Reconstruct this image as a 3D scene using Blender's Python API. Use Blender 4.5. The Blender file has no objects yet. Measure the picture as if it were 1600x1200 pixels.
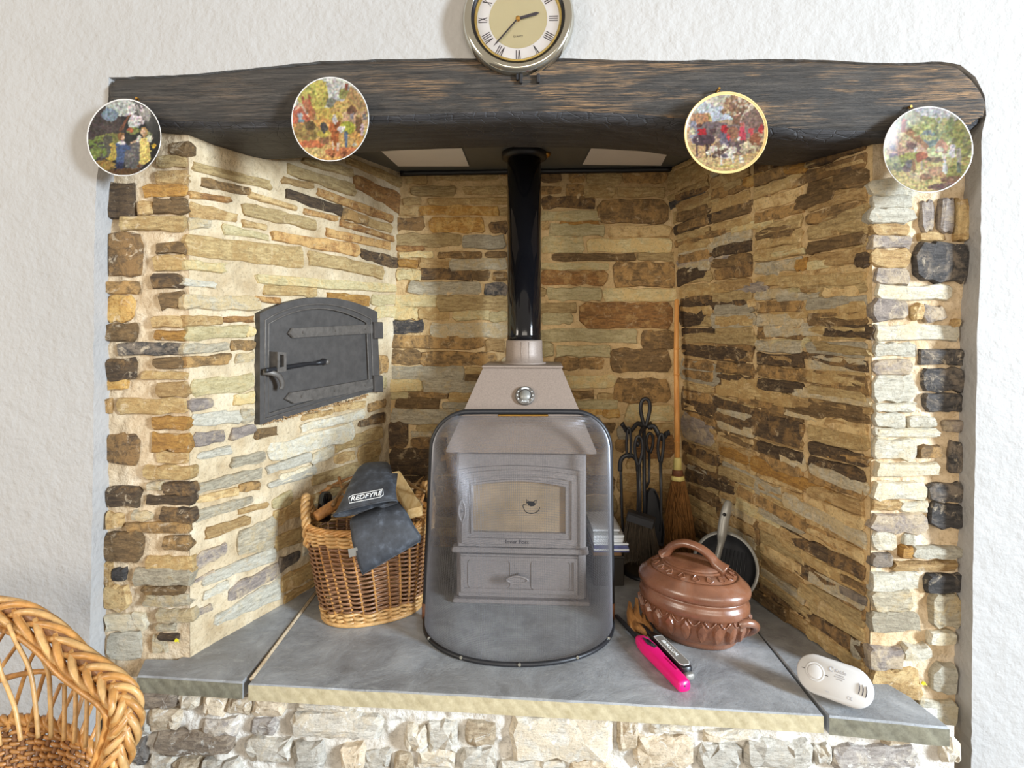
import bpy, math, random
import numpy as np
from mathutils import Vector, Matrix, noise
SC = bpy.context.scene
COL = SC.collection
R = random.Random(7)
PI = math.pi

# ------------------------------------------------------------------ camera, world, lights, exposure
F, CX, HY, CZ = 870.0, 800.0, 515.0, 1.275        # focal length in px (1600 wide), centre column, horizon row, eye height
cam = bpy.data.cameras.new('camera'); camo = bpy.data.objects.new('camera', cam); COL.objects.link(camo)
camo.location = (0, 0, CZ); camo.rotation_euler = (PI / 2, 0, 0)
cam.sensor_width = 36.0; cam.lens = 36.0 * F / 1600.0; cam.shift_y = (HY - 600.0) / 1600.0
cam.clip_start = 0.02; cam.clip_end = 50
SC.camera = camo
SC.view_settings.view_transform = 'Standard'
try: SC.view_settings.look = 'None'
except Exception: pass
SC.view_settings.gamma = 1.0; SC.view_settings.use_curve_mapping = False
SC.view_settings.exposure = 0.42
W = bpy.data.worlds.new('world'); SC.world = W; W.use_nodes = True
W.node_tree.nodes['Background'].inputs[0].default_value = (1.0, 0.87, 0.70, 1)
W.node_tree.nodes['Background'].inputs[1].default_value = 0.40
def area(name, loc, target, sx, sy, power, col):
    l = bpy.data.lights.new(name, 'AREA'); l.shape = 'RECTANGLE'; l.size = sx; l.size_y = sy
    l.energy = power; l.color = col
    o = bpy.data.objects.new(name, l); COL.objects.link(o); o.location = loc
    o.rotation_euler = (Vector(target) - Vector(loc)).to_track_quat('-Z', 'Y').to_euler()
    return o
area('window_light', (4.75, -1.85, 2.05), (-1.2, 1.50, 0.90), 0.80, 1.70, 540.0, (0.74, 0.87, 1.0))
area('far_window_light', (-4.6, -1.7, 1.90), (0.6, 1.8, 1.0), 1.2, 1.6, 85.0, (1.0, 0.93, 0.82))
area('front_fill', (0.2, -3.0, 1.75), (0.1, 2.0, 1.15), 3.0, 1.6, 62.0, (1.0, 0.92, 0.80))  # added fill from behind the camera, brightens the back of the fireplace

# ------------------------------------------------------------------ helpers
def P(px, py, d):
    return Vector(((px - CX) * d / F, d, CZ - (py - HY) * d / F))
HZ = 0.36                                          # top of the hearth
def PH(px, py, z=HZ):
    d = (CZ - z) * F / (py - HY); return P(px, py, d)
def lin(c):
    return tuple(((x / 255.0) / 12.92 if x / 255.0 <= 0.04045 else ((x / 255.0 + 0.055) / 1.055) ** 2.4) for x in c)
def smooth_noise(p, s=1.0):
    return noise.noise(Vector(p) * s)

class MB:
    def __init__(s): s.v = []; s.f = []; s.m = []
    def add(s, vs, fs, mi=0):
        o = len(s.v); s.v += [tuple(v) for v in vs]; s.f += [tuple(i + o for i in f) for f in fs]; s.m += [mi] * len(fs); return s
    def xf(s, M):
        s.v = [tuple(M @ Vector(v)) for v in s.v]; return s
    def mesh(s, name, mats, smooth=False):
        me = bpy.data.meshes.new(name); me.from_pydata(s.v, [], s.f)
        for m in (mats if isinstance(mats, (list, tuple)) else [mats]): me.materials.append(m)
        if any(s.m): me.polygons.foreach_set('material_index', s.m)
        if smooth: me.polygons.foreach_set('use_smooth', [True] * len(me.polygons))
        me.update(); return me
    def build(s, name, mats, parent=None, smooth=False, **kw):
        o = bpy.data.objects.new(name, s.mesh(name, mats, smooth)); return link(o, parent, **kw)
def link(o, parent=None, **kw):
    COL.objects.link(o)
    if parent is not None:
        o.parent = parent; o.matrix_parent_inverse = WM(parent).inverted()
    for k, v in kw.items(): o[k] = v
    return o
def WM(o):
    m = o.matrix_basis.copy()
    if o.parent is not None: m = WM(o.parent) @ o.matrix_parent_inverse @ m
    return m
def thing(name, loc, label, cat, group=None):
    o = bpy.data.objects.new(name, None); COL.objects.link(o); o.location = loc
    o.empty_display_size = 0.05
    o['label'] = label; o['category'] = cat
    if group: o['group'] = group
    return o
def struct(o): o['kind'] = 'structure'; return o

def box(mb, lo, hi, mi=0, bev=0.0, M=None):
    x0, y0, z0 = lo; x1, y1, z1 = hi
    if bev <= 0:
        vs = [(x0,y0,z0),(x1,y0,z0),(x1,y1,z0),(x0,y1,z0),(x0,y0,z1),(x1,y0,z1),(x1,y1,z1),(x0,y1,z1)]
        fs = [(0,3,2,1),(4,5,6,7),(0,1,5,4),(1,2,6,5),(2,3,7,6),(3,0,4,7)]
    else:
        b = bev; vs = []; fs = []
        rings = [(z0, b), (z0 + b, 0), (z1 - b, 0), (z1, b)]
        def ring(z, i):
            X0, X1, Y0, Y1 = x0 + i, x1 - i, y0 + i, y1 - i
            return [(X0 + b, Y0, z), (X1 - b, Y0, z), (X1, Y0 + b, z), (X1, Y1 - b, z), (X1 - b, Y1, z), (X0 + b, Y1, z), (X0, Y1 - b, z), (X0, Y0 + b, z)]
        for z, i in rings: vs += ring(z, i)
        for k in range(3):
            for j in range(8):
                a, c = k * 8 + j, k * 8 + (j + 1) % 8
                fs.append((a, c, c + 8, a + 8))
        fs.append(tuple(range(7, -1, -1))); fs.append(tuple(range(24, 32)))
    if M is not None: vs = [M @ Vector(v) for v in vs]
    return mb.add(vs, fs, mi)

def frames(pts, closed=False):
    n = len(pts); T = []
    for i in range(n):
        if closed: t = pts[(i + 1) % n] - pts[i - 1]
        else: t = pts[min(i + 1, n - 1)] - pts[max(i - 1, 0)]
        T.append(t.normalized() if t.length > 1e-9 else Vector((0, 0, 1)))
    a = Vector((0, 0, 1)) if abs(T[0].z) < 0.9 else Vector((1, 0, 0))
    u = (a - T[0] * a.dot(T[0])).normalized(); U = [u]
    for i in range(1, n):
        u = U[-1] - T[i] * U[-1].dot(T[i])
        u = u.normalized() if u.length > 1e-9 else U[-1]; U.append(u)
    return T, U
def tube(mb, pts, r, seg=6, closed=False, mi=0, flat=1.0):
    pts = [Vector(p) for p in pts]; n = len(pts); T, U = frames(pts, closed)
    rr = r if isinstance(r, (list, tuple)) else [r] * n
    vs = []; fs = []
    for i in range(n):
        V = T[i].cross(U[i])
        for j in range(seg):
            a = 2 * PI * j / seg
            vs.append(pts[i] + (U[i] * math.cos(a) + V * math.sin(a) * flat) * rr[i])
    for i in range(n if closed else n - 1):
        k = (i + 1) % n
        for j in range(seg):
            fs.append((i*seg+j, i*seg+(j+1)%seg, k*seg+(j+1)%seg, k*seg+j))
    if not closed:
        fs.append(tuple(range(seg - 1, -1, -1))); fs.append(tuple((n-1)*seg + j for j in range(seg)))
    return mb.add(vs, fs, mi)
def spline(pts, n=8, closed=False):
    pts = [Vector(p) for p in pts]; out = []; N = len(pts)
    for i in range(N if closed else N - 1):
        if closed: p0, p1, p2, p3 = pts[i-1], pts[i], pts[(i+1) % N], pts[(i+2) % N]
        else: p0, p1, p2, p3 = pts[max(i-1,0)], pts[i], pts[i+1], pts[min(i+2,N-1)]
        for k in range(n):
            t = k / n
            out.append(0.5 * ((2*p1) + (p2-p0)*t + (2*p0-5*p1+4*p2-p3)*t*t + (3*p1-p0-3*p2+p3)*t**3))
    if not closed: out.append(pts[-1])
    return out
def lathe(mb, prof, seg=32, sx=1.0, sy=1.0, M=None, mi=0, mis=None, cap=True):
    """profile (r, z) turned about z; elliptical with sx, sy"""
    vs = []; fs = []; n = len(prof); ms = []
    for r, z in prof:
        for j in range(seg):
            a = 2 * PI * j / seg; vs.append(Vector((r * sx * math.cos(a), r * sy * math.sin(a), z)))
    for i in range(n - 1):
        for j in range(seg):
            fs.append((i*seg+j, i*seg+(j+1)%seg, (i+1)*seg+(j+1)%seg, (i+1)*seg+j)); ms.append(mis[i] if mis else mi)
    if cap:
        fs.append(tuple(range(seg-1, -1, -1))); ms.append(mis[0] if mis else mi)
        fs.append(tuple((n-1)*seg + j for j in range(seg))); ms.append(mis[-1] if mis else mi)
    if M is not None: vs = [M @ v for v in vs]
    o = len(mb.v); mb.v += [tuple(v) for v in vs]; mb.f += [tuple(i + o for i in f) for f in fs]; mb.m += ms
    return mb
def loft(mb, rings, closed=True, cap=True, mi=0):
    n = len(rings[0]); vs = [v for r in rings for v in r]; fs = []
    for i in range(len(rings) - 1):
        for j in range(n if closed else n - 1):
            fs.append((i*n+j, i*n+(j+1)%n, (i+1)*n+(j+1)%n, (i+1)*n+j))
    if cap and closed:
        fs.append(tuple(range(n-1, -1, -1))); fs.append(tuple((len(rings)-1)*n + j for j in range(n)))
    return mb.add(vs, fs, mi)
def prism(mb, poly, off0, off1, N, mi=0, bev=0.0, mi_side=None):
    """poly: world points of an outline; extruded along N from off0 to off1 (front)"""
    N = Vector(N).normalized(); n = len(poly); poly = [Vector(p) for p in poly]
    c = sum(poly, Vector()) / n
    rings = [[p + N * off0 for p in poly], [p + N * (off1 - bev) for p in poly]]
    if bev > 0:
        rings.append([p + (c - p).normalized() * bev + N * off1 for p in poly])
    vs = [v for r in rings for v in r]; fs = []; k = len(rings)
    for i in range(k - 1):
        for j in range(n): fs.append((i*n+j, i*n+(j+1)%n, (i+1)*n+(j+1)%n, (i+1)*n+j))
    mb.add(vs, fs, mi if mi_side is None else mi_side)
    mb.add(rings[-1], [tuple(range(n))], mi); mb.add(rings[0], [tuple(range(n-1, -1, -1))], mi)
    return mb
def ringstrip(mb, outer, inner, N, off0, off1, mi=0):
    """frame between two outlines with the same count, extruded along N"""
    N = Vector(N).normalized(); n = len(outer)
    A = [Vector(p) + N*off0 for p in outer]; B = [Vector(p) + N*off1 for p in outer]
    C = [Vector(p) + N*off1 for p in inner]; D = [Vector(p) + N*off0 for p in inner]
    vs = A + B + C + D; fs = []
    for j in range(n):
        k = (j+1) % n
        fs += [(j, k, n+k, n+j), (n+j, n+k, 2*n+k, 2*n+j), (2*n+j, 2*n+k, 3*n+k, 3*n+j)]
    return mb.add(vs, fs, mi)
def basis(o, x, y, z):
    M = Matrix((( x[0], y[0], z[0], o[0]), (x[1], y[1], z[1], o[1]), (x[2], y[2], z[2], o[2]), (0,0,0,1)))
    return M
def text(s, size, M, mat, parent, name='lettering', ext=0.0004, align='CENTER', shear=0.0):
    c = bpy.data.curves.new(name, 'FONT'); c.body = s; c.size = size; c.extrude = ext; c.align_x = align; c.align_y = 'CENTER'; c.shear = shear
    c.resolution_u = 3
    t = bpy.data.objects.new('tmp', c); COL.objects.link(t)
    me = bpy.data.meshes.new_from_object(t.evaluated_get(bpy.context.evaluated_depsgraph_get()))
    bpy.data.objects.remove(t); me.name = name; me.transform(M); me.materials.clear(); me.materials.append(mat)
    o = bpy.data.objects.new(name, me); return link(o, parent)

# ------------------------------------------------------------------ materials
class NT:
    def __init__(s, name):
        s.mat = bpy.data.materials.new(name); s.mat.use_nodes = True; s.t = s.mat.node_tree
        s.b = s.t.nodes['Principled BSDF']
    def n(s, typ, **kw):
        nd = s.t.nodes.new(typ)
        for k, v in kw.items():
            if k.startswith('_'): setattr(nd, k[1:], v)
            else:
                key = int(k[1:]) if k[0] == 'i' and k[1:].isdigit() else k
                nd.inputs[key].default_value = v
        return nd
    def l(s, a, b): s.t.links.new(a, b)
    def coord(s, scale=(1,1,1), kind='Object', rot=(0,0,0)):
        tc = s.n('ShaderNodeTexCoord'); mp = s.n('ShaderNodeMapping'); mp.inputs['Scale'].default_value = scale
        mp.inputs['Rotation'].default_value = rot
        s.l(tc.outputs[kind], mp.inputs['Vector']); return mp.outputs[0]
    def noise(s, vec, scale, detail=4, rough=0.6, dist=0.0):
        nd = s.n('ShaderNodeTexNoise', Scale=scale, Detail=detail, Roughness=rough, Distortion=dist); s.l(vec, nd.inputs['Vector']); return nd.outputs['Fac']
    def ramp(s, fac, stops, interp='LINEAR'):
        r = s.n('ShaderNodeValToRGB'); e = r.color_ramp.elements; r.color_ramp.interpolation = interp
        while len(e) > 1: e.remove(e[-1])
        for i, (p, c) in enumerate(stops):
            el = e[0] if i == 0 else e.new(p)
            el.position = p; el.color = (*c, 1) if len(c) == 3 else c
        s.l(fac, r.inputs['Fac']); return r.outputs['Color']
    def mix(s, fac, a, b, mode='MIX'):
        m = s.n('ShaderNodeMix'); m.data_type = 'RGBA'; m.blend_type = mode; m.clamp_result = True
        for v, i in ((fac, 0), (a, 6), (b, 7)):
            if hasattr(v, 'is_output'): s.l(v, m.inputs[i])
            else: m.inputs[i].default_value = v if i == 0 else (*v, 1) if len(v) == 3 else v
        return m.outputs[2]
    def bump(s, h, strength=0.3, dist=0.003, prev=None):
        b = s.n('ShaderNodeBump', Strength=strength, Distance=dist); s.l(h, b.inputs['Height'])
        if prev is not None: s.l(prev, b.inputs['Normal'])
        return b.outputs['Normal']
    def rnd(s): return s.n('ShaderNodeObjectInfo').outputs['Random']
    def done(s, col=None, rough=0.6, metal=0.0, normal=None, spec=None):
        if col is not None:
            if hasattr(col, 'is_output'): s.l(col, s.b.inputs['Base Color'])
            else: s.b.inputs['Base Color'].default_value = (*col, 1)
        if hasattr(rough, 'is_output'): s.l(rough, s.b.inputs['Roughness'])
        else: s.b.inputs['Roughness'].default_value = rough
        s.b.inputs['Metallic'].default_value = metal
        if normal is not None: s.l(normal, s.b.inputs['Normal'])
        if spec is not None: s.b.inputs['Specular IOR Level'].default_value = spec
        return s.mat
def plain(name, rgb, rough=0.5, metal=0.0, bump=None, var=0.12, scale=40.0):
    m = NT(name); v = m.coord(); c = lin(rgb)
    f = m.noise(v, scale, 4)
    col = m.ramp(f, [(0.3, tuple(x * (1 - var) for x in c)), (0.7, tuple(min(1, x * (1 + var)) for x in c))])
    nr = m.bump(m.noise(v, bump[0], 5), bump[1], bump[2]) if bump else None
    return m.done(col, rough, metal, nr)

def stone_mat(name, c1, c2, stain, layer=(24, 24, 120), st=0.45, smear=0.25, mort=(216, 190, 150), bs=0.7):
    m = NT(name); v1 = m.coord(); rn = m.rnd()
    mul = m.n('ShaderNodeMath', _operation='MULTIPLY', i1=37.0); m.l(rn, mul.inputs[0])
    cmb = m.n('ShaderNodeCombineXYZ'); m.l(mul.outputs[0], cmb.inputs[0]); m.l(mul.outputs[0], cmb.inputs[2])
    def shifted(sc):
        o = m.n('ShaderNodeVectorMath', _operation='ADD'); m.l(m.coord(sc), o.inputs[0]); m.l(cmb.outputs[0], o.inputs[1]); return o.outputs[0]
    f = m.noise(shifted(layer), 1.0, 8, 0.68, 0.5)                      # bedding
    k = m.noise(shifted((60, 60, 420)), 1.0, 5, 0.7, 0.2)               # fine laminae
    c3 = tuple(x * 0.55 for x in lin(c2))
    col = m.ramp(f, [(0.24, c3), (0.42, lin(c2)), (0.60, lin(c1))])
    col = m.mix(m.ramp(k, [(0.32, (0.42,)*3), (0.5, (0, 0, 0))]), col, tuple(x * 0.42 for x in lin(c2)))
    f2 = m.noise(v1, 24.0, 7, 0.7, 0.5)                                 # rust and lichen stains
    add = m.n('ShaderNodeMath', _operation='MULTIPLY_ADD', i1=0.22, i2=-0.11); m.l(rn, add.inputs[0])
    s2 = m.n('ShaderNodeMath', _operation='ADD'); m.l(f2, s2.inputs[0]); m.l(add.outputs[0], s2.inputs[1])
    col = m.mix(m.ramp(s2.outputs[0], [(st + 0.04, (0, 0, 0)), (st + 0.18, (0.85, 0.85, 0.85))]), col, lin(stain))
    f3 = m.noise(v1, 130.0, 5, 0.75)
    col = m.mix(m.ramp(f3, [(0.33, (0.55,)*3), (0.46, (0, 0, 0))]), col, tuple(x * 0.38 for x in lin(c2)))
    col = m.mix(m.ramp(f3, [(0.58, (0, 0, 0)), (0.72, (0.4,)*3)]), col, tuple(min(1, x * 1.35) for x in lin(c1)))
    f4 = m.noise(v1, 20.0, 8, 0.75, 1.2)
    col = m.mix(m.ramp(f4, [(0.57, (0, 0, 0)), (0.64, (smear * 2.6,) * 3)]), col, lin(mort))
    hs = m.n('ShaderNodeHueSaturation'); m.l(col, hs.inputs['Color'])
    vr = m.n('ShaderNodeMapRange', i3=0.8, i4=1.2); m.l(rn, vr.inputs[0]); m.l(vr.outputs[0], hs.inputs['Value'])
    n1 = m.bump(f, bs, 0.008); n2 = m.bump(k, 0.5, 0.003, n1); n3 = m.bump(f2, 0.7, 0.008, n2); n4 = m.bump(f3, 0.6, 0.003, n3)
    return m.done(hs.outputs['Color'], 0.78, 0, n4)
def mortar_mat(name, c1, c2, c3, bs=1.0):
    m = NT(name); v = m.coord()
    f = m.noise(v, 9.0, 6, 0.62); g = m.noise(v, 120.0, 4, 0.7); h = m.noise(v, 32.0, 5, 0.6)
    col = m.ramp(f, [(0.3, lin(c2)), (0.55, lin(c1)), (0.75, lin(c3))])
    col = m.mix(m.ramp(g, [(0.33, (0.5, 0.5, 0.5)), (0.47, (0, 0, 0))]), col, tuple(x * 0.6 for x in lin(c2)))
    n1 = m.bump(h, bs * 0.8, 0.012); n2 = m.bump(g, bs * 0.7, 0.004, n1)
    return m.done(col, 0.9, 0, n2)

MS = {}
def stones_set(prefix, mort, k=1.0, smear=0.25):
    T = {'c': ((218,202,156), (196,178,130), (212,182,124)), 'o': ((208,181,128), (176,147,98), (172,138,86)),
         'g': ((202,190,164), (172,160,136), (190,166,122)), 'w': ((222,215,196), (200,192,172), (212,196,162)),
         't': ((200,166,112), (170,134,84), (214,186,134)), 'y': ((198,148,72), (166,120,60), (212,174,106)),
         'r': ((178,128,72), (136,98,58), (204,164,104)), 'b': ((146,116,76), (110,86,55), (184,144,88)),
         'd': ((106,85,60), (73,57,42), (148,114,70)), 's': ((168,154,142), (136,124,116), (192,172,142)),
         'k': ((88,83,80), (58,55,54), (138,124,108))}
    if prefix == 'h':
        T = {'w': ((216,210,198), (194,187,174), (208,194,170)), 't': ((206,188,160), (178,158,130), (216,200,176)),
             'b': ((176,158,136), (138,122,106), (206,192,170)), 's': ((190,181,172), (160,151,144), (210,198,180)), 'k': ((84,80,78), (56,54,54), (120,112,104))}
    for key, (a, b, c) in T.items():
        a, b, c = [tuple(min(255, x * k) for x in q) for q in (a, b, c)]
        MS[prefix + key] = stone_mat('stone_%s_%s' % (prefix, key), a, b, c, smear=smear, mort=mort)
stones_set('i', (214,188,146), 1.0, 0.22)
stones_set('j', (214,196,168), 0.95, 0.22)
stones_set('h', (224,219,210), 1.0, 0.55)
M_MORT = mortar_mat('mortar_warm', (206,187,154), (176,152,116), (220,205,178))
M_MORTB = mortar_mat('mortar_golden', (212,182,134), (182,150,102), (224,200,158))
M_MORTJ = mortar_mat('mortar_jamb', (204,184,154), (176,150,116), (218,204,182))
M_MORTR = mortar_mat('mortar_right_jamb', (214,192,160), (190,160,118), (228,214,194))
M_MORTH = mortar_mat('mortar_limewash', (222,217,208), (190,182,170), (232,230,225))
def plaster():
    m = NT('painted_plaster'); v = m.coord()
    f = m.noise(v, 2.2, 4); g = m.noise(v, 55.0, 4, 0.55); h = m.noise(v, 14.0, 4, 0.6)
    col = m.ramp(f, [(0.3, lin((166,163,160))), (0.7, lin((173,170,167)))])
    n1 = m.bump(h, 0.4, 0.016); n2 = m.bump(g, 0.45, 0.007, n1)
    return m.done(col, 0.75, 0, n2)
M_PLASTER = plaster()
def slate():
    m = NT('slate_hearth'); v = m.coord(); w = m.coord((4, 10, 3))
    f = m.noise(v, 7.0, 9, 0.7, 0.4); g = m.noise(v, 170.0, 4, 0.75); h = m.noise(w, 7.0, 8, 0.75, 0.3); q = m.noise(v, 2.2, 4)
    col = m.ramp(f, [(0.28, lin((108,109,112))), (0.5, lin((152,155,159))), (0.70, lin((188,191,194)))])
    col = m.mix(m.ramp(q, [(0.40, (0.45,)*3), (0.6, (0,0,0))]), col, lin((128,124,118)))
    col = m.mix(m.ramp(h, [(0.54, (0,0,0)), (0.68, (0.5,0.5,0.5))]), col, lin((178,178,174)))
    col = m.mix(m.ramp(g, [(0.30, (0.5,)*3), (0.40, (0,0,0))]), col, lin((70,70,74)))
    col = m.mix(m.ramp(g, [(0.66, (0,0,0)), (0.72, (0.7,0.7,0.7))]), col, lin((215,215,210)))
    n1 = m.bump(f, 0.45, 0.008); n2 = m.bump(g, 0.35, 0.002, n1)
    return m.done(col, m.ramp(h, [(0.3, (0.40,)*3), (0.7, (0.62,)*3)]), 0, n2)
M_SLATE = slate()
def slate_edge(name, c1, c2):
    m = NT(name); v = m.coord((1, 1, 1), rot=(0, 0.75, 0)); v2 = m.coord()
    wv = m.n('ShaderNodeTexWave', Scale=10.0, Distortion=3.5, Detail=3.0); wv.bands_direction = 'X'; m.l(v, wv.inputs['Vector'])
    g = m.noise(v2, 40.0, 5, 0.7)
    col = m.ramp(g, [(0.3, lin(c2)), (0.7, lin(c1))])
    col = m.mix(m.ramp(wv.outputs['Fac'], [(0.0, (0.16,)*3), (0.3, (0,0,0))]), col, tuple(x*0.6 for x in lin(c2)))
    n1 = m.bump(wv.outputs['Fac'], 0.22, 0.003); n2 = m.bump(g, 0.4, 0.003, n1)
    return m.done(col, 0.75, 0, n2)
M_EDGE = slate_edge('slate_edge_tan', (200,188,156), (168,154,120))
M_EDGED = slate_edge('slate_edge_dark', (140,136,116), (98,94,80))
def wood_beam(name, stops, hi, char=False):
    m = NT(name); v = m.coord((1.3, 14, 34)); v1 = m.coord(); vf = m.coord((3.0, 40, 110)); vp = m.coord((1.0, 3, 5))
    sep = m.n('ShaderNodeSeparateXYZ'); tc = m.n('ShaderNodeTexCoord'); m.l(tc.outputs['Object'], sep.inputs[0])
    f = m.noise(v, 2.6, 10, 0.74, 0.1); g = m.noise(vf, 3.0, 6, 0.7, 0.0); p = m.noise(vp, 3.2, 5, 0.65, 0.3)
    col = m.ramp(f, stops)
    col = m.mix(m.ramp(g, [(0.36, (0.75,)*3), (0.52, (0,0,0))]), col, lin((26,23,22)))
    if not char:
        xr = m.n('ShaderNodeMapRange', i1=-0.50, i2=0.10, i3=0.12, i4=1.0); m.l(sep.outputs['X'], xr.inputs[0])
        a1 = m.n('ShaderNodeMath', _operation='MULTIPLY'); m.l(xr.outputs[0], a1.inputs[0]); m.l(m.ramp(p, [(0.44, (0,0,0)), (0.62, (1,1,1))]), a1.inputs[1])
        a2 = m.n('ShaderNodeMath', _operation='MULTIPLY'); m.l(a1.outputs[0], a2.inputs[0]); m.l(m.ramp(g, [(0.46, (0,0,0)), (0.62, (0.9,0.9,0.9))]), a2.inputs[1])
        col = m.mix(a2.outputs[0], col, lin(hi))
    else:
        col = m.mix(m.ramp(g, [(0.6, (0,0,0)), (0.8, (0.5,0.5,0.5))]), col, lin(hi))
    n1 = m.bump(f, 0.8, 0.009); n2 = m.bump(g, 0.8, 0.005, n1)
    if char:
        vo = m.n('ShaderNodeTexVoronoi', Scale=34.0); vo.feature = 'DISTANCE_TO_EDGE'; m.l(m.coord((0.8, 1, 1.6)), vo.inputs['Vector'])
        n2 = m.bump(m.ramp(vo.outputs['Distance'], [(0.0, (0,0,0)), (0.06, (1,1,1))]), 0.55, 0.004, n2)
    return m.done(col, 0.62 if not char else 0.5, 0, n2)
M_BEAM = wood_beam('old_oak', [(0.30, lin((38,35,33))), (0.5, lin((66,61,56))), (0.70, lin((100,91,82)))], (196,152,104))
M_CHAR = wood_beam('charred_oak', [(0.3, lin((34,33,35))), (0.55, lin((66,65,68))), (0.75, lin((100,98,100)))], (120,112,106), True)
M_IRON = plain('cast_iron', (84,80,77), 0.55, 0.35, (90, 0.3, 0.002), 0.18, 30)
M_IRON_W = plain('worn_iron', (104,98,92), 0.5, 0.35, (90, 0.3, 0.002), 0.25, 50)
M_BLACKIRON = plain('black_iron', (44,44,47), 0.42, 0.3, (120, 0.2, 0.001), 0.15, 40)
M_ENAMEL = plain('black_enamel', (14,14,17), 0.07, 0.0, None, 0.1, 20)
M_STOVE = plain('stove_paint', (140,132,129), 0.42, 0.12, (260, 0.25, 0.0015), 0.12, 160)
M_HOOD = plain('hood_paint', (142,127,116), 0.5, 0.15, (300, 0.3, 0.0015), 0.14, 220)
M_GLASS_S = plain('sooty_glass', (150,132,110), 0.22, 0.0, None, 0.2, 9)
M_CHROME = plain('chrome', (205,203,192), 0.12, 1.0, None, 0.03, 5)
M_BRASS = plain('brass', (170,128,62), 0.3, 0.9, None, 0.1, 30)
M_GOLD = plain('gold_paint', (176,150,84), 0.35, 0.5, None, 0.06, 20)
M_BLACK = plain('black_plastic', (28,28,31), 0.35, 0.0, None, 0.1, 30)
M_WHITE = plain('white_plastic', (206,204,202), 0.4, 0.0, None, 0.02, 20)
M_DIALW = plain('dial_white', (208,206,208), 0.4, 0.0, None, 0.02, 20)
M_DIALG = plain('dial_champagne', (184,174,140), 0.35, 0.25, None, 0.04, 8)
M_INK = plain('ink', (50,44,50), 0.6, 0.0, None, 0.02, 20)
M_INKG = plain('grey_ink', (176,178,186), 0.6, 0.0, None, 0.02, 20)
M_PRINTW = plain('white_print', (226,226,224), 0.6, 0.0, None, 0.02, 20)
M_MESHW = plain('steel_wire', (120,119,123), 0.38, 0.5, None, 0.08, 60)
def wicker(name, rgb, var=0.3):
    m = NT(name); v = m.coord(); f = m.noise(v, 55.0, 4, 0.6); g = m.noise(v, 11.0, 3)
    c = lin(rgb); col = m.ramp(f, [(0.3, tuple(x*(1-var) for x in c)), (0.7, tuple(min(1, x*(1+var*0.8)) for x in c))])
    col = m.mix(m.ramp(g, [(0.4, (0.35,)*3), (0.6, (0,0,0))]), col, tuple(x*0.55 for x in c))
    return m.done(col, 0.38, 0, m.bump(m.noise(v, 160, 3), 0.3, 0.001))
M_WICK = wicker('wicker_honey', (192,138,76)); M_WICKL = wicker('wicker_pale', (206,162,104)); M_WICKD = wicker('wicker_brown', (138,98,68), 0.4)
def leather():
    m = NT('black_suede'); v = m.coord(); f = m.noise(v, 30.0, 5, 0.6); g = m.noise(v, 300.0, 3, 0.7)
    col = m.ramp(f, [(0.3, lin((40,41,45))), (0.55, lin((57,60,66))), (0.8, lin((92,98,108)))])
    col = m.mix(m.ramp(g, [(0.68, (0,0,0)), (0.75, (0.5,)*3)]), col, lin((150,140,125)))
    return m.done(col, 0.65, 0, m.bump(f, 0.4, 0.004))
M_LEATHER = leather()
def terracotta():
    m = NT('glazed_terracotta'); v = m.coord(); f = m.noise(v, 12.0, 5, 0.6, 0.5); g = m.noise(v, 60, 4)
    col = m.ramp(f, [(0.3, lin((104,64,44))), (0.55, lin((130,84,60))), (0.75, lin((138,106,90)))])
    return m.done(col, m.ramp(g, [(0.3, (0.22,)*3), (0.7, (0.36,)*3)]), 0.0, m.bump(g, 0.15, 0.001), 0.9)
M_TERRA = terracotta()
def timber(name, c1, c2, sc=(60, 8, 60)):
    m = NT(name); v = m.coord(sc); f = m.noise(v, 1.0, 4, 0.6, 1.0)
    return m.done(m.ramp(f, [(0.3, lin(c2)), (0.7, lin(c1))]), 0.6, 0, m.bump(f, 0.3, 0.001))
M_PINE = timber('sawn_pine', (236,206,152), (206,164,100)); M_TWIG = timber('bark_twig', (150,116,70), (92,66,40)); M_SPLIT = timber('split_wood', (186,132,74), (126,84,44))
M_BROOMH = timber('bamboo', (224,164,92), (196,130,62), (90, 90, 6)); M_BRISTLE = wicker('birch_twigs', (140,98,56), 0.5)
M_BRISTLEK = plain('dark_bristle', (70,60,48), 0.7, 0, None, 0.3, 90)
M_CREAMTIE = plain('cream_binding', (222,204,128), 0.6, 0, (200, 0.3, 0.001), 0.1, 60); M_BROWNTIE = plain('brown_binding', (112,70,44), 0.7, 0, None, 0.2, 60)
M_GREY = plain('grey_plastic', (142,140,134), 0.35, 0.2, None, 0.1, 20); M_DGREY = plain('dark_plastic', (54,55,58), 0.4, 0, None, 0.1, 20)
M_PINK = plain('pink_plastic', (236,22,120), 0.3, 0, None, 0.03, 20)
M_PLATEP = plain('register_paint', (98,100,98), 0.35, 0.1, (40, 0.2, 0.003), 0.08, 6); M_PALE = plain('pale_tone', (240,234,228), 0.5, 0, None, 0.03, 10)
M_CHINA = plain('china_glaze', (206,202,198), 0.15, 0, None, 0.02, 20); M_CHINAG = plain('china_gold', (222,190,130), 0.2, 0.1, None, 0.04, 20)
M_PAPER = plain('paper_white', (226,228,230), 0.7, 0, None, 0.03, 30); M_BLUEMAG = plain('blue_cover', (96,100,140), 0.4, 0, None, 0.3, 60); M_BROWNBK = plain('brown_cover', (128,96,64), 0.6, 0, None, 0.15, 40); M_DARKBOX = plain('dark_box', (48,42,36), 0.6, 0, None, 0.2, 20)
M_FLOOR = plain('floor_stone', (96,90,84), 0.7, 0, (20, 0.3, 0.004), 0.2, 6)
M_DEBRIS = plain('dry_wood_chips', (176,140,96), 0.8, 0, None, 0.35, 90)
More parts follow.
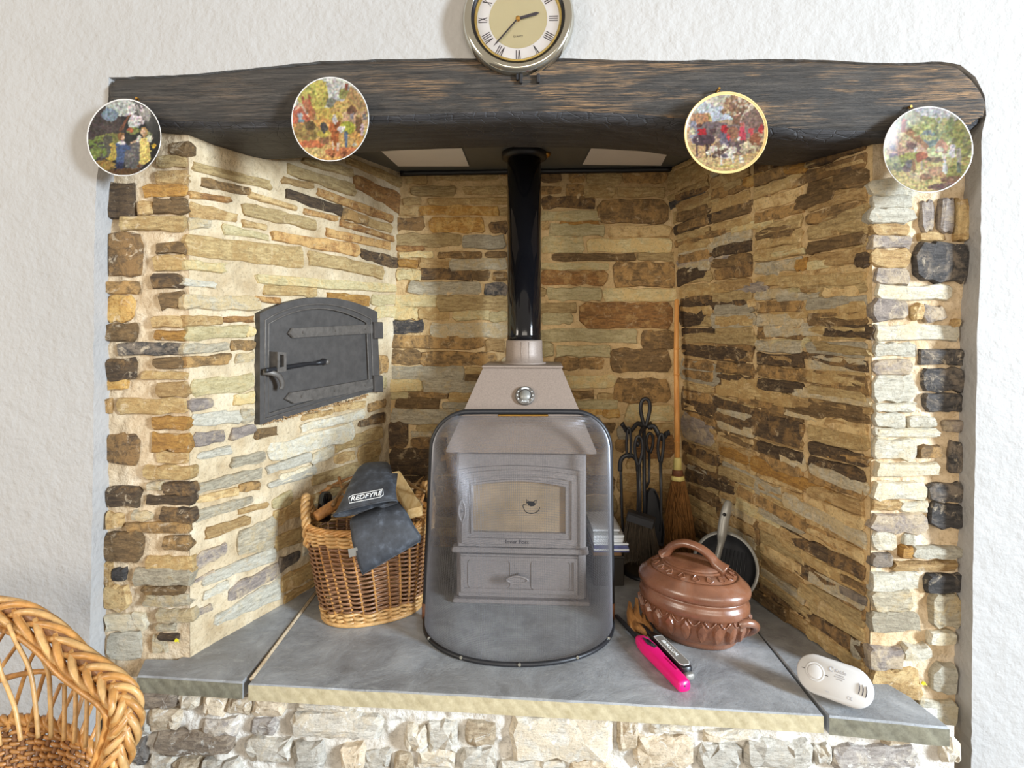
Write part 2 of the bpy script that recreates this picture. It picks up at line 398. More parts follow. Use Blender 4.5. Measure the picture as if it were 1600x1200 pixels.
def clear_glass():
    m = NT('clock_glass'); m.b.inputs['Transmission Weight'].default_value = 1.0; m.b.inputs['IOR'].default_value = 1.02
    return m.done((1, 1, 1), 0.0)
M_CLEAR = clear_glass()
# ------------------------------------------------------------------ wall surfaces (bilinear patches in world space)
FA, FB = 1.505, -0.0545                            # stone jamb plane  y = FA + FB x
def fplane(x, a=FA): return a + FB * x
def DP(px, a=FA, b=FB):                            # depth where the sight line meets the plane y = a + b x
    return a / (1 - b * (px - CX) / F)
class Patch:
    def __init__(s, A, B, C, D, flip=False):
        s.A, s.B, s.C, s.D = [np.array(q, float) for q in (A, B, C, D)]; s.flip = flip
    def p(s, u, v): return s.A*(1-u)*(1-v) + s.B*u*(1-v) + s.C*(1-u)*v + s.D*u*v
    def du(s, v): return (s.B - s.A)*(1-v) + (s.D - s.C)*v
    def dv(s, u): return (s.C - s.A)*(1-u) + (s.D - s.B)*u
    def nrm(s, u, v):
        n = np.cross(s.du(v), s.dv(u)); n = n / np.linalg.norm(n); return -n if s.flip else n
    def hit(s, px, py):
        dr = np.array([(px - CX) / F, 1.0, -(py - HY) / F]); o = np.array([0, 0, CZ]); x = np.array([0.5, 0.5, 2.0])
        for _ in range(12):
            r = s.p(x[0], x[1]) - o - x[2] * dr
            J = np.stack([s.du(x[1]), s.dv(x[0]), -dr], 1); x = x - np.linalg.solve(J, r)
            if abs(r).max() < 1e-7: break
        return float(x[0]), float(x[1])
    def w(s, u, v, off=0.0): return Vector(s.p(u, v) + s.nrm(u, v) * off)
    def px(s, px, py, off=0.0): u, v = s.hit(px, py); return s.w(u, v, off)
ZT = 2.0
LFX, LFY = -0.898, fplane(-0.898); RFX, RFY = 0.9327, fplane(0.9327)
BL, BR = (-0.536, 2.36), (0.719, 2.30); BLT, BRT = (-0.468, 2.36), (0.645, 2.30)
PATCH = {
 'L': Patch((LFX, LFY, HZ), (BL[0], BL[1], HZ), (-0.903, fplane(-0.903), ZT), (BLT[0], BLT[1], ZT)),
 'B': Patch((BL[0], BL[1], HZ), (BR[0], BR[1], HZ), (BLT[0], BLT[1], ZT), (BRT[0], BRT[1], ZT)),
 'R': Patch((RFX, RFY, HZ), (BR[0], BR[1], HZ), (0.944, fplane(0.944), ZT), (BRT[0], BRT[1], ZT), True),
 'JL': Patch((-1.22, fplane(-1.22), 0.0), (LFX, LFY, 0.0), (-1.22, fplane(-1.22), ZT), (-0.903, fplane(-0.903), ZT)),
 'JR': Patch((RFX, RFY, 0.0), (1.26, fplane(1.26), 0.0), (0.944, fplane(0.944), ZT), (1.26, fplane(1.26), ZT)),
}
HA, HB = 1.422, -0.0886                            # face of the masonry under the hearth
def hplane(x): return HA + HB * x
PATCH['H'] = Patch((-1.10, hplane(-1.10), 0.0), (1.055, hplane(1.055), 0.0), (-1.10, hplane(-1.10), HZ - 0.03), (1.055, hplane(1.055), HZ - 0.03))
for k, p in PATCH.items():                         # normals look into the room
    n = p.nrm(0.5, 0.5); c = p.p(0.5, 0.5); want = np.array([0, 0.4, CZ]) - c
    if k in 'LR': want = np.array([0.1, 1.6, 1.2]) - c
    if n @ want < 0: p.flip = not p.flip

def wall_mesh(name, key, nu, nv, mat, amp=0.005, ext=(0, 0, 0, 0), seedo=0.0):
    p = PATCH[key]; mb = MB(); vs = []; fs = []
    u0, u1, v0, v1 = -ext[0], 1 + ext[1], -ext[2], 1 + ext[3]
    for j in range(nv + 1):
        for i in range(nu + 1):
            u = u0 + (u1 - u0) * i / nu; v = v0 + (v1 - v0) * j / nv
            q = p.p(u, v); nz = p.nrm(u, v)
            e = min(1, 14 * min(i / nu, 1 - i / nu) + 0.0)
            a = -0.003 * e + amp * e * (noise.noise(Vector(q) * 16 + Vector((seedo, 0, 0))) + 0.7 * noise.noise(Vector(q) * 48))
            vs.append(q + nz * a)
    for j in range(nv):
        for i in range(nu):
            a = j * (nu + 1) + i; f = (a, a + 1, a + nu + 2, a + nu + 1); fs.append(f)
    # closed back so that the wall has thickness
    m = len(vs); nn = p.nrm(0.5, 0.5)
    for (u, v) in ((u0, v0), (u1, v0), (u1, v1), (u0, v1)): vs.append(p.p(u, v) - nn * 0.06)
    fs.append((m + 3, m + 2, m + 1, m))
    mb.add(vs, fs)
    o = mb.build(name, mat, None, True); struct(o); return o

WALL = {
 'L': wall_mesh('wall_left', 'L', 110, 150, M_MORT, 0.006, (0, 0.03, 0.02, 0)),
 'B': wall_mesh('wall_back', 'B', 130, 150, M_MORTB, 0.006, (0.02, 0.02, 0.02, 0)),
 'R': wall_mesh('wall_right', 'R', 110, 150, M_MORTB, 0.008, (0, 0.03, 0.02, 0)),
 'JL': wall_mesh('wall_front_left', 'JL', 60, 200, M_MORTJ, 0.008),
 'JR': wall_mesh('wall_front_right', 'JR', 60, 200, M_MORTR, 0.009),
 'H': wall_mesh('wall_front_lower', 'H', 240, 50, M_MORTH, 0.012),
}
SR = random.Random(11)
OCC = {k: [] for k in PATCH}
def stone(key, corners_uv, mat, proud=0.0068, inset=0.003, rough=0.0020, back=0.018, name='stone'):
    """corners_uv: (u,v) of top-left, top-right, bottom-right, bottom-left"""
    p = PATCH[key]
    Pt = [np.array(c, float) for c in corners_uv]
    def bl(a, b):                                  # a, b in -1..1 (b=+1 top)
        s = (a + 1) / 2; t = (b + 1) / 2
        return (Pt[3]*(1-s) + Pt[2]*s)*(1-t) + (Pt[0]*(1-s) + Pt[1]*s)*t
    w3 = lambda uv, off: p.p(uv[0], uv[1]) + p.nrm(uv[0], uv[1]) * off
    L = np.linalg.norm(w3(bl(1, 0), 0) - w3(bl(-1, 0), 0)) + 1e-6; H = np.linalg.norm(w3(bl(0, 1), 0) - w3(bl(0, -1), 0)) + 1e-6
    ch = min(0.16 * H, 0.12 * L); ca = 1 - 2 * ch / L * SR.uniform(0.4, 1.4); cb = 1 - 2 * ch / H
    jb = min(0.2, 0.0055 / H * 2); ja = min(0.1, 0.006 / L * 2)
    U = SR.uniform
    n_long = 3 if L < 0.10 else 5 if L < 0.22 else 7
    out = []
    xs = [-ca + 2 * ca * i / (n_long) for i in range(n_long + 1)]
    for x in xs: out.append((x + (U(-ja, ja) * 2 if 0 < abs(x) < ca else 0), 1 + U(-jb, jb)))
    out.append((1 + U(-ja, ja), cb * U(0.5, 1))); out.append((1 + U(-ja, ja), -cb * U(0.5, 1)))
    for x in reversed(xs): out.append((x + U(-ja, ja), -1 + U(-jb, jb)))
    out.append((-1 + U(-ja, ja), -cb * U(0.5, 1))); out.append((-1 + U(-ja, ja), cb * U(0.5, 1)))
    n = len(out); tilt = (U(-1, 1) * 0.0025, U(-1, 1) * 0.0025); pr = proud * U(0.55, 1.35)
    ia, ib = min(0.3, 2 * inset / L), min(0.45, 2 * inset / H)
    vs = []
    for a, b in out: vs.append(w3(bl(a, b), -back))
    for a, b in out: vs.append(w3(bl(a, b), pr * 0.45 + U(-1, 1) * rough))
    for a, b in out:
        vs.append(w3(bl(a * (1 - ia), b * (1 - ib)), pr + tilt[0]*a + tilt[1]*b + U(-1, 1) * rough))
    vs.append(w3(bl(-0.45, U(-.15, .15)), pr * U(1.0, 1.25))); vs.append(w3(bl(0.45, U(-.15, .15)), pr * U(1.0, 1.25)))
    fs = []
    for r in range(2):
        for i in range(n):
            k = (i + 1) % n; fs.append((r*n+k, r*n+i, (r+1)*n+i, (r+1)*n+k))
    for i in range(n):
        k = (i + 1) % n; ci = 3*n if out[i][0] < 0 else 3*n + 1; ck = 3*n if out[k][0] < 0 else 3*n + 1
        if ci == ck: fs.append((2*n+k, 2*n+i, ci))
        else: fs.append((2*n+k, 2*n+i, ci)); fs.append((2*n+k, ci, ck))
    if p.flip: fs = [tuple(reversed(f)) for f in fs]
    OCC[key].append((min(q[0] for q in Pt), min(q[1] for q in Pt), max(q[0] for q in Pt), max(q[1] for q in Pt), Pt))
    mb = MB(); mb.add(vs, fs)
    # outward orientation check
    v = [Vector(x) for x in vs]; f = fs[-1]
    nn = (v[f[1]] - v[f[0]]).cross(v[f[2]] - v[f[0]])
    if nn.dot(Vector(p.nrm(0.5, 0.5))) < 0: mb.f = [tuple(reversed(f)) for f in mb.f]
    return mb.build(name, mat, WALL[key])
def trace(key, ox, oy, sc, rows, pre, grow=1.6, **kw):
    """rows traced as left x, top, bottom, right x, top, bottom, colour; or x0, y0, x1, y1, colour"""
    p = PATCH[key]
    for r in rows.strip().split(';'):
        r = r.strip()
        if not r: continue
        q = [t for t in r.replace(',', ' ').split()]; c = q[-1]; n = [float(t) for t in q[:-1]]
        if len(n) == 4: n = [n[0], n[1], n[3], n[2], n[1], n[3]]
        xl, yt, yb, xr, yt2, yb2 = n
        g = grow * sc; pts = [(xl - g, yt - g), (xr + g, yt2 - g), (xr + g, yb2 + g), (xl - g, yb + g)]
        uv = [p.hit(ox + x / sc, oy + y / sc) for x, y in pts]
        stone(key, uv, MS[pre + c], **kw)

trace('L', 280, 240, 4.444, '''
95 60 110 630 200 245 o; 150 170 220 490 240 290 b; 490 270 300 800 370 395 t; 70 265 300 350 310 335 r; 70 335 440 395 430 470 t;
65 450 520 215 465 505 g; 450 340 420 950 470 530 o; 300 490 550 620 570 600 c; 440 460 500 600 500 530 t; 650 540 590 1240 640 715 r;
50 570 690 850 660 800 o; 900 670 760 1410 800 870 o; 1265 660 720 1505 730 790 d; 1020 520 570 1460 620 665 r; 1125 465 495 1480 580 605 r;
1310 450 490 1465 500 550 o; 1130 380 450 1305 440 495 b; 745 240 300 1125 370 430 d; 960 245 290 1475 430 475 r; 720 165 200 930 215 240 t;
870 385 410 1090 445 465 r; 750 70 140 1215 220 290 o; 860 35 60 1200 110 165 o; 1225 150 230 1525 280 410 r; 1170 30 60 1535 170 235 o;
45 740 800 310 770 830 c; 540 840 900 1495 915 960 c; 590 920 975 950 935 990 o; 1030 970 1010 1310 990 1050 y; 40 870 910 250 900 930 w;
40 990 1075 550 1000 1080 g; 532 990 1020 690 1010 1035 r; 1340 985 1050 1500 985 1040 c; 1365 1070 1140 1500 1060 1130 c''', 'i')
trace('L', 280, 480, 4.286, '''
40 60 120 280 65 115 t; 300 70 95 500 65 95 r; 50 140 220 440 130 200 c; 450 130 190 500 140 190 c; 30 250 310 335 240 280 g;
345 235 285 500 220 285 b; 45 340 400 330 315 370 b; 380 320 375 497 305 350 g; 80 495 600 495 450 550 c;
75 620 690 215 610 665 s; 365 600 650 495 570 640 c; 90 720 790 400 690 770 w; 412 690 770 495 680 760 g; 100 850 930 300 830 890 s;
350 820 895 500 785 840 s; 515 830 885 650 800 850 b; 820 790 830 1230 690 740 w;
600 930 1040 1160 770 880 w; 1050 900 970 1350 800 870 o; 1205 770 800 1370 700 760 d; 1265 660 700 1380 615 660 b;
1200 960 1060 1340 890 980 o; 900 1130 1200 1330 1000 1060 o; 590 1070 1110 880 970 1030 w; 890 990 1060 1025 930 990 w; 1310 20 60 1360 20 60 c;
1325 480 550 1380 470 540 c; 1330 330 440 1390 330 430 b; 680 1130 1170 880 1060 1110 w''', 'i')
trace('L', 280, 680, 4.0, '''
115 120 150 320 70 110 w; 330 150 200 525 105 160 g; 110 305 365 515 205 260 g;
115 390 420 360 330 370 t; 375 310 355 500 290 330 b; 115 480 540 450 380 420 g; 370 470 490 545 420 450 t; 170 590 650 430 505 550 t;
105 750 840 290 670 730 s; 360 620 740 600 500 700 g; 585 490 580 790 385 470 o; 600 640 720 820 560 640 o; 560 305 330 840 190 240 w;
315 960 1040 620 790 880 s; 630 780 860 745 720 770 k; 640 900 990 840 775 870 o; 140 890 940 600 690 770 w; 150 990 1030 300 900 950 w;
100 910 920 215 840 860 s; 220 1140 1190 625 890 1010 w; 105 1100 1130 200 1060 1090 s; 590 400 460 700 350 420 c''', 'i')
trace('JL', 140, 260, 3.0, '''
97 80 215 235 d; 255 90 462 140 y; 320 25 458 80 t; 310 155 466 220 b; 145 235 456 300 o; 235 165 305 225 t; 95 320 240 510 d;
320 360 452 405 b; 310 420 448 485 o; 300 510 440 570 d; 335 590 443 665 b; 85 540 230 590 b; 85 610 210 725 y; 85 740 220 820 b;
300 705 438 750 t; 320 770 452 815 y; 135 830 443 880 k; 90 900 225 1000 d; 310 900 444 940 b; 255 965 456 995 o; 320 1015 466 1075 t;
135 1090 456 1155 o; 95 1003 180 1040 y; 85 1090 105 1150 b''', 'j', proud=0.010)
trace('JL', 140, 640, 2.857, '''
285 35 452 85 y; 280 105 456 180 y; 80 110 225 240 d; 305 190 443 235 t; 255 250 464 308 o; 340 325 470 375 d; 265 325 330 355 g;
255 385 466 420 d; 90 345 225 430 d; 325 440 466 495 d; 200 455 280 490 g; 170 505 452 545 b; 335 565 452 620 b; 70 545 240 670 b;
255 660 466 725 o; 205 710 456 775 g; 72 790 175 890 t; 250 790 425 820 b; 260 825 448 870 g; 310 895 466 940 g; 305 955 385 985 g;
315 1000 395 1025 d; 110 712 163 758 k; 90 1000 230 1110 w; 90 460 150 520 t; 75 680 100 780 t; 285 1010 350 1080 g; 80 910 250 980 w''', 'j', proud=0.011)  # the k piece colours in a dark hollow in the jamb as a stone
trace('JL', 100, 60, 4.0, '''670 655 790 730 b; 580 740 760 800 o; 590 840 770 905 t''', 'j')
trace('JR', 1300, 280, 3.0, '''
180 5 380 78 w; 182 82 370 135 w; 170 140 370 205 w; 188 210 350 262 t; 178 270 360 322 s; 188 330 355 410 t; 200 420 360 490 s;
205 500 545 560 w; 185 570 345 660 s; 365 590 415 660 t; 420 595 525 665 s; 195 690 585 755 w; 195 770 390 825 w; 195 850 365 910 s;
192 920 380 1040 w; 197 1050 375 1085 w; 355 1118 480 1158 w; 192 1100 340 1160 w; 200 1170 500 1200 w;
415 105 470 245 s; 497 100 555 250 s; 385 305 630 480 k; 570 100 625 290 t; 400 805 605 865 k; 425 885 605 990 k; 425 1005 612 1080 k;
520 1130 600 1175 s; 400 255 520 290 t; 560 660 590 690 t''', 'j', proud=0.012)
trace('JR', 1300, 660, 2.222, '''
150 25 360 50 w; 142 60 280 125 w; 290 80 370 120 b; 147 140 360 180 w; 140 210 320 265 w; 135 270 230 300 t; 235 275 330 305 w;
132 315 325 380 s; 332 210 440 270 k; 332 280 450 360 k; 405 70 445 170 k; 395 0 440 28 s; 140 380 215 440 w; 242 385 280 420 w;
275 430 445 465 w; 230 425 270 465 y; 132 458 205 497 k; 207 483 420 510 t; 130 518 295 575 w; 132 578 270 650 g; 132 660 300 715 g;
327 525 450 585 k; 340 595 440 700 g; 125 775 235 850 s; 128 855 300 950 t; 240 770 330 815 w; 330 720 420 760 w; 345 840 425 930 w; 340 1095 430 1165 w; 290 960 420 1040 w''', 'j', proud=0.013)
trace('H', 200, 1060, 4.0, '''
100 60 320 165 b; 335 85 460 170 w; 495 95 620 205 t; 632 110 775 205 t; 800 120 975 215 t; 1060 130 1420 190 w; 155 175 330 300 t;
490 245 690 335 s; 780 245 930 340 s; 1030 210 1590 345 w; 185 320 660 455 b; 760 370 1030 490 w; 1050 390 1230 540 w; 1340 410 1480 560 t;
1490 440 1640 560 w; 150 480 300 580 w; 310 500 450 580 t; 480 500 700 580 w; 50 150 140 340 w; 0 375 120 520 k''', 'h', proud=0.018, inset=0.011, rough=0.005, back=0.02)
trace('H', 580, 1060, 4.0, '''
220 290 350 430 w; 360 270 540 430 w; 600 270 780 400 t; 880 220 1500 490 w; 300 440 520 540 w; 1540 240 1660 420 t; 150 470 260 580 t;
560 440 780 580 w; 800 510 1200 600 w; 1240 510 1500 600 t''', 'h', proud=0.019, inset=0.012, rough=0.006, back=0.02)
trace('H', 960, 1060, 2.857, '''
80 250 335 390 t; 370 290 560 395 w; 580 270 870 395 w; 970 300 1340 385 s; 885 290 955 360 w; 1195 250 1320 280 t; 1450 270 1530 355 w;
165 195 360 230 w; 400 225 640 262 w''', 'h', proud=0.018, inset=0.011, rough=0.005, back=0.02)
trace('B', 840, 240, 6.667, '''
50 190 240 290 b; 340 205 480 295 b; 510 210 870 310 o; 890 190 1340 300 b; 300 330 480 440 b; 490 335 790 450 o; 830 365 1310 445 o;
40 350 240 410 b; 40 455 600 560 d; 640 490 1340 720 b; 40 610 650 695 c; 40 715 110 785 t; 240 706 640 735 y; 135 745 690 850 c; 760 760 1380 870 t;
40 880 480 1020 c; 525 895 1390 1020 c; 170 1050 1010 1110 b; 1045 1045 1430 1110 o''', 'i')
trace('B', 840, 400, 6.667, '''
40 80 735 140 c; 40 160 710 290 r; 795 70 1430 310 b; 110 335 650 455 c; 690 350 1470 465 c; 40 500 400 590 o; 40 600 350 700 c;
460 490 1400 740 r; 40 770 1030 890 c; 1095 790 1420 960 b; 200 940 750 1040 c; 40 910 160 1040 c; 760 975 1370 1200 b; 180 1060 430 1180 b; 440 1065 680 1170 b''', 'i')
trace('B', 860, 560, 6.667, '''
130 180 660 300 c; 205 340 450 410 b; 495 370 645 430 o; 670 215 1240 450 b; 240 440 700 520 c; 300 535 520 580 y; 550 540 710 610 y;
790 490 1280 650 c; 690 850 790 960 b; 840 690 1280 790 o; 880 810 1290 1030 r; 800 1045 1290 1140 t; 700 720 830 830 g''', 'i')
trace('B', 0, 0, 1.0, '''965 742 1058 765 t; 970 770 1060 800 b; 968 806 1060 832 o; 968 836 1062 860 b; 895 712 952 740 t; 885 744 958 770 b; 890 776 962 800 o;
890 806 960 835 b; 620 745 678 790 d; 612 795 660 830 o; 700 655 770 690 o; 690 700 740 740 b''', 'i')
trace('B', 590, 250, 7.057, '''
320 160 540 260 o; 640 140 1320 215 o; 380 300 850 385 o; 960 300 1430 370 o; 290 430 470 490 o; 560 425 1430 485 o; 235 515 435 600 t;
470 515 1330 600 y; 210 645 510 765 d; 585 650 1170 795 y; 1240 690 1430 800 d; 210 820 900 945 o; 945 840 1400 970 g; 210 950 500 995 r;
680 1020 1130 1075 b; 250 1020 600 1075 c; 1200 1020 1420 1065 b''', 'i')
trace('B', 590, 400, 7.057, '''
240 50 440 120 y; 470 35 785 125 t; 810 35 1420 145 g; 205 155 470 260 c; 480 145 1040 255 d; 1040 165 1230 255 b; 1280 185 1420 265 b;
350 285 1130 410 g; 1180 310 1420 430 k; 660 440 1420 590 o; 200 435 640 560 c; 110 580 450 690 c; 465 580 770 690 o; 840 610 1230 700 c;
1245 620 1420 720 c; 130 720 510 840 k; 600 750 1420 890 g; 120 880 1170 1010 b; 1200 930 1400 1040 t; 110 1040 470 1190 b; 480 1070 1300 1200 b''', 'i')
trace('B', 580, 560, 6.0, '''
150 80 870 195 g; 890 95 1200 140 o; 880 150 1190 205 b; 170 210 470 310 c; 490 205 1000 315 g; 150 325 340 372 c; 350 315 720 370 b;
735 325 1000 400 o; 240 380 640 470 b; 670 415 960 470 g; 195 485 800 605 g; 165 600 345 830 d; 430 625 720 675 o; 380 690 570 725 g;
380 750 700 840 d; 180 850 700 1080 d; 720 500 1000 600 o''', 'i')
trace('R', 1040, 250, 7.059, '''
30 120 330 300 30 200 o; 50 410 445 460 230 280 o; 60 480 540 440 330 390 k; 100 590 690 590 360 480 o; 110 730 830 620 550 640 d;
120 900 960 670 740 800 b; 150 1040 1110 460 960 1010 g; 475 940 1030 690 870 960 g; 700 860 940 920 820 920 g; 140 1130 1180 700 1050 1080 s;
740 520 560 1130 380 430 d; 740 740 810 1190 620 690 c; 1010 820 880 1200 770 830 b; 660 280 340 850 190 260 o; 870 210 300 1090 140 240 y; 350 70 200 640 0 100 o''', 'i')
trace('R', 1190, 220, 6.0, '''
430 190 250 830 50 110 o; 240 250 320 410 200 290 y; 300 400 450 600 230 280 b; 330 520 660 690 440 540 b; 550 760 850 1005 590 700 o;
500 860 920 720 840 900 t; 120 1055 1085 400 1010 1060 c; 505 985 1045 655 970 1035 o; 720 980 1010 995 920 980 o; 890 1080 1190 1010 1040 1180 d;
0 840 920 300 790 890 b; 740 330 460 1000 310 430 b; 610 270 310 960 170 220 t; 740 790 830 1005 780 880 o; 700 470 540 1000 470 560 t''', 'i')
trace('R', 1050, 400, 6.667, '''
75 150 310 340 85 220 d; 530 90 230 835 40 190 d; 910 90 190 1120 60 180 g; 95 350 440 600 270 370 o; 660 280 380 990 280 370 s;
95 480 730 330 480 700 d; 360 470 560 770 460 500 d; 420 600 750 860 610 740 g; 150 800 890 880 830 920 o; 120 920 1010 760 970 1130 d; 800 470 530 1000 420 500 t''', 'i')
trace('R', 1190, 400, 6.0, '''
330 40 140 435 20 110 y; 445 60 140 640 30 120 c; 190 200 300 980 150 260 o; 165 390 435 535 350 390 g; 255 305 335 375 300 330 c;
385 290 340 530 285 335 t; 590 300 380 890 290 380 t; 100 500 580 995 415 595 o; 40 620 740 580 620 760 g; 600 650 740 1030 655 775 d;
105 790 840 450 770 850 c; 500 800 870 1020 880 940 o; 290 880 930 995 990 1090 d; 320 1060 1120 1000 1140 1190 b; 100 930 980 290 960 1040 t''', 'i')
trace('R', 1050, 560, 6.0, '''
95 10 195 450 75 260 g; 480 80 115 780 115 140 b; 475 150 290 1030 225 390 o; 145 230 260 600 310 360 b; 630 355 410 940 430 470 b;
105 270 460 1210 612 852 d; 110 500 720 390 640 830 s; 420 620 700 970 850 950 b; 465 780 890 720 930 1010 y; 765 905 1030 1550 1270 1380 y;
490 950 1050 1040 1240 1440 g; 115 780 850 440 920 1020 d; 115 880 990 590 1130 1190 d''', 'i')
trace('R', 1190, 580, 5.455, '''
350 20 90 930 60 200 b; 270 130 200 935 250 310 g; 260 215 290 935 320 370 t; 290 305 380 925 385 450 b; 220 330 370 510 400 450 g;
410 450 570 905 560 690 o; 165 650 750 375 740 860 g; 430 780 870 915 960 1075 g; 590 700 740 920 735 800 b; 560 400 450 900 460 530 t''', 'i')
trace('R', 1060, 720, 3.529, '''
590 170 240 1040 410 495 g; 340 135 180 890 430 500 b; 560 360 420 890 540 590 d; 330 205 260 560 330 370 c;
60 140 200 450 360 460 d; 50 45 105 310 120 180 d; 550 400 450 830 590 640 o; 280 380 420 640 600 660 o; 470 430 490 645 545 600 o;
650 550 610 890 700 750 d; 670 660 740 1015 925 980 o; 440 610 650 740 840 890 o; 780 870 910 920 950 990 d; 620 820 880 930 1040 1090 t;
960 980 1050 1005 1010 1120 g; 900 680 720 1035 760 800 k; 880 740 790 1030 830 890 b; 900 620 660 1035 690 740 b; 400 690 740 600 830 890 b''', 'i')

# small filler stones where the tracing left real holes
def fill(key, u0, v0, u1, v1, pre, cols, minL=0.07, seed=1):
    p = PATCH[key]; rr = random.Random(seed); Lu = np.linalg.norm(p.du(0.4)); Lv = np.linalg.norm(p.dv(0.5))
    n_u = int(Lu / 0.01); n_v = int(Lv / 0.006); G = np.zeros((n_v, n_u), bool)
    for a0, b0, a1, b1, Pt in OCC[key]:
        g = 0.006
        us = (np.arange(n_u) + 0.5) / n_u
        tl, tr, br_, bl_ = Pt; 
        for i, u in enumerate(us):
            if u < min(tl[0], bl_[0]) - g / Lu or u > max(tr[0], br_[0]) + g / Lu: continue
            t = min(1, max(0, (u - tl[0]) / (tr[0] - tl[0] + 1e-9))); top = tl[1] + (tr[1] - tl[1]) * t; bot = bl_[1] + (br_[1] - bl_[1]) * t
            top, bot = max(top, bot), min(top, bot)
            a = max(0, int((bot - g / Lv) * n_v)); b = min(n_v, int((top + g / Lv) * n_v) + 1); G[a:b, i] = True
    a_v, b_v, a_u, b_u = int(v0*n_v), int(v1*n_v), int(u0*n_u), int(u1*n_u); made = 0
    for hh in (0.045, 0.034, 0.024):
        h = int(hh / 0.006)
        j = a_v
        while j + h < b_v:
            i = a_u
            while i < b_u:
                if G[j:j+h, i].any(): i += 1; continue
                k = i
                while k < b_u and not G[j:j+h, k].any() and (k - i) * 0.01 < 0.2: k += 1
                if (k - i) * 0.01 >= minL:
                    kk = k - 0.4; g = 0.3
                    uv = [((i+g)/n_u, (j+h-g)/n_v), (kk/n_u, (j+h-g)/n_v), (kk/n_u, (j+g)/n_v), ((i+g)/n_u, (j+g)/n_v)]
                    stone(key, uv, MS[pre + rr.choice(cols)]); G[j:j+h, i:k+1] = True; made += 1
                i = k + 1
            j += 1
    return made
OVEN_PX = [(399, 475), (590, 475), (590, 612), (399, 664)]
_ov = [PATCH['L'].hit(x, y) for x, y in OVEN_PX]
OCC['L'].append((0, 0, 0, 0, [np.array(q) for q in _ov]))
fill('B', 0.02, 0.0, 0.98, 0.97, 'i', 'obtgbo', 0.075, 3)
fill('R', 0.02, 0.0, 0.97, 0.97, 'i', 'otbgod', 0.065, 5)
fill('L', 0.30, 0.0, 0.97, 0.60, 'i', 'wogto', 0.09, 9)

# ------------------------------------------------------------------ plastered chimney breast with its opening, floor
WA = 1.452                                          # plaster face  y = WA + FB x
def WPx(px, py): d = DP(px, WA); return P(px, py, d)
BEAM_TOP = [(170,121),(240,119),(300,116),(400,106),(500,96),(600,92),(720,91),(880,91),(960,94),(1100,94),(1200,92),(1300,94),(1340,97),(1400,99),(1470,96),(1500,101),(1525,121),(1539,150),(1541,180)]
def wall_front():
    hole = [(139,1300),(140,1000),(146,700),(147,400),(150,290),(160,220),(168,180)] + BEAM_TOP + [(1534,206),(1533,300),(1533,400),(1527,520),(1524,700),(1520,900),(1517,1300)]
    pts = []
    for i in range(len(hole) - 1):
        (x0, y0), (x1, y1) = hole[i], hole[i + 1]; L = math.hypot(x1-x0, y1-y0); k = max(1, int(L / 14))
        for j in range(k):
            t = j / k; jx = 1.6 * noise.noise(Vector((x0 + (x1-x0)*t, y0 + (y1-y0)*t, 3)) * 0.06)
            pts.append((x0 + (x1-x0)*t + jx, y0 + (y1-y0)*t + jx * 0.8))
    pts.append(hole[-1])
    inner = [WPx(x, y) for x, y in pts]
    inner[0].z = 0.0; inner[-1].z = 0.0
    xl, xr, zt = -2.4, 2.4, 2.75
    outer = [Vector((inner[-1].x, fplane(inner[-1].x, WA), 0))]
    poly = [Vector((xl, fplane(xl, WA), 0))] + inner + [Vector((xr, fplane(xr, WA), 0)), Vector((xr, fplane(xr, WA), zt)), Vector((xl, fplane(xl, WA), zt))]
    import bmesh
    bm = bmesh.new(); vs = [bm.verts.new(p) for p in poly]; f = bm.faces.new(vs)
    N = Vector((FB, -1, 0)).normalized()
    if f.normal.dot(N) < 0: f.normal_flip()
    f.normal_update()
    r = bmesh.ops.extrude_face_region(bm, geom=[f]); ev = [g for g in r['geom'] if isinstance(g, bmesh.types.BMVert)]
    for v in ev: v.co -= N * 0.062
    bmesh.ops.triangulate(bm, faces=[g for g in bm.faces if len(g.verts) > 4])
    bmesh.ops.recalc_face_normals(bm, faces=bm.faces)
    me = bpy.data.meshes.new('wall_front'); bm.to_mesh(me); bm.free(); me.materials.append(M_PLASTER)
    o = bpy.data.objects.new('wall_front', me); link(o); struct(o)
wall_front()
mb = MB(); box(mb, (-2.4, -1.6, -0.05), (2.4, 1.6, 0.0)); struct(mb.build('floor', M_FLOOR))

# ------------------------------------------------------------------ hearth of three slate slabs
hearth = thing('hearth', (0, 1.6, HZ - 0.045), 'raised slate hearth of three grey slabs with tan front edges', 'hearth')
def slab(poly, front_n, mat_edge):
    """poly: top outline; first front_n edges form the front"""
    mb = MB(); T = 0.044; b = 0.004; n = len(poly)
    c = sum(poly, Vector()) / n
    top = [p + (c - p).normalized() * b for p in poly]
    r1 = [p - Vector((0, 0, b)) for p in poly]; r2 = [p - Vector((0, 0, T)) for p in poly]
    if (poly[1] - poly[0]).cross(poly[2] - poly[1]).z < 0: pass
    vs = top + r1 + r2
    for lvl, (a0, b0) in enumerate(((0, n), (n, 2*n))):
        for j in range(n):
            k = (j + 1) % n; mb.add([vs[a0+j], vs[a0+k], vs[b0+k], vs[b0+j]], [(3, 2, 1, 0)], 1 if (lvl == 1 and j < front_n) else 0)
    mb.add(top, [tuple(range(n))], 0); mb.add(r2, [tuple(range(n-1, -1, -1))], 0)
    o = mb.build('slate_slab', [M_SLATE, mat_edge], hearth)
    import bmesh
    bm = bmesh.new(); bm.from_mesh(o.data); bmesh.ops.remove_doubles(bm, verts=bm.verts, dist=1e-5); bmesh.ops.recalc_face_normals(bm, faces=bm.faces); bm.to_mesh(o.data); bm.free()
    return o
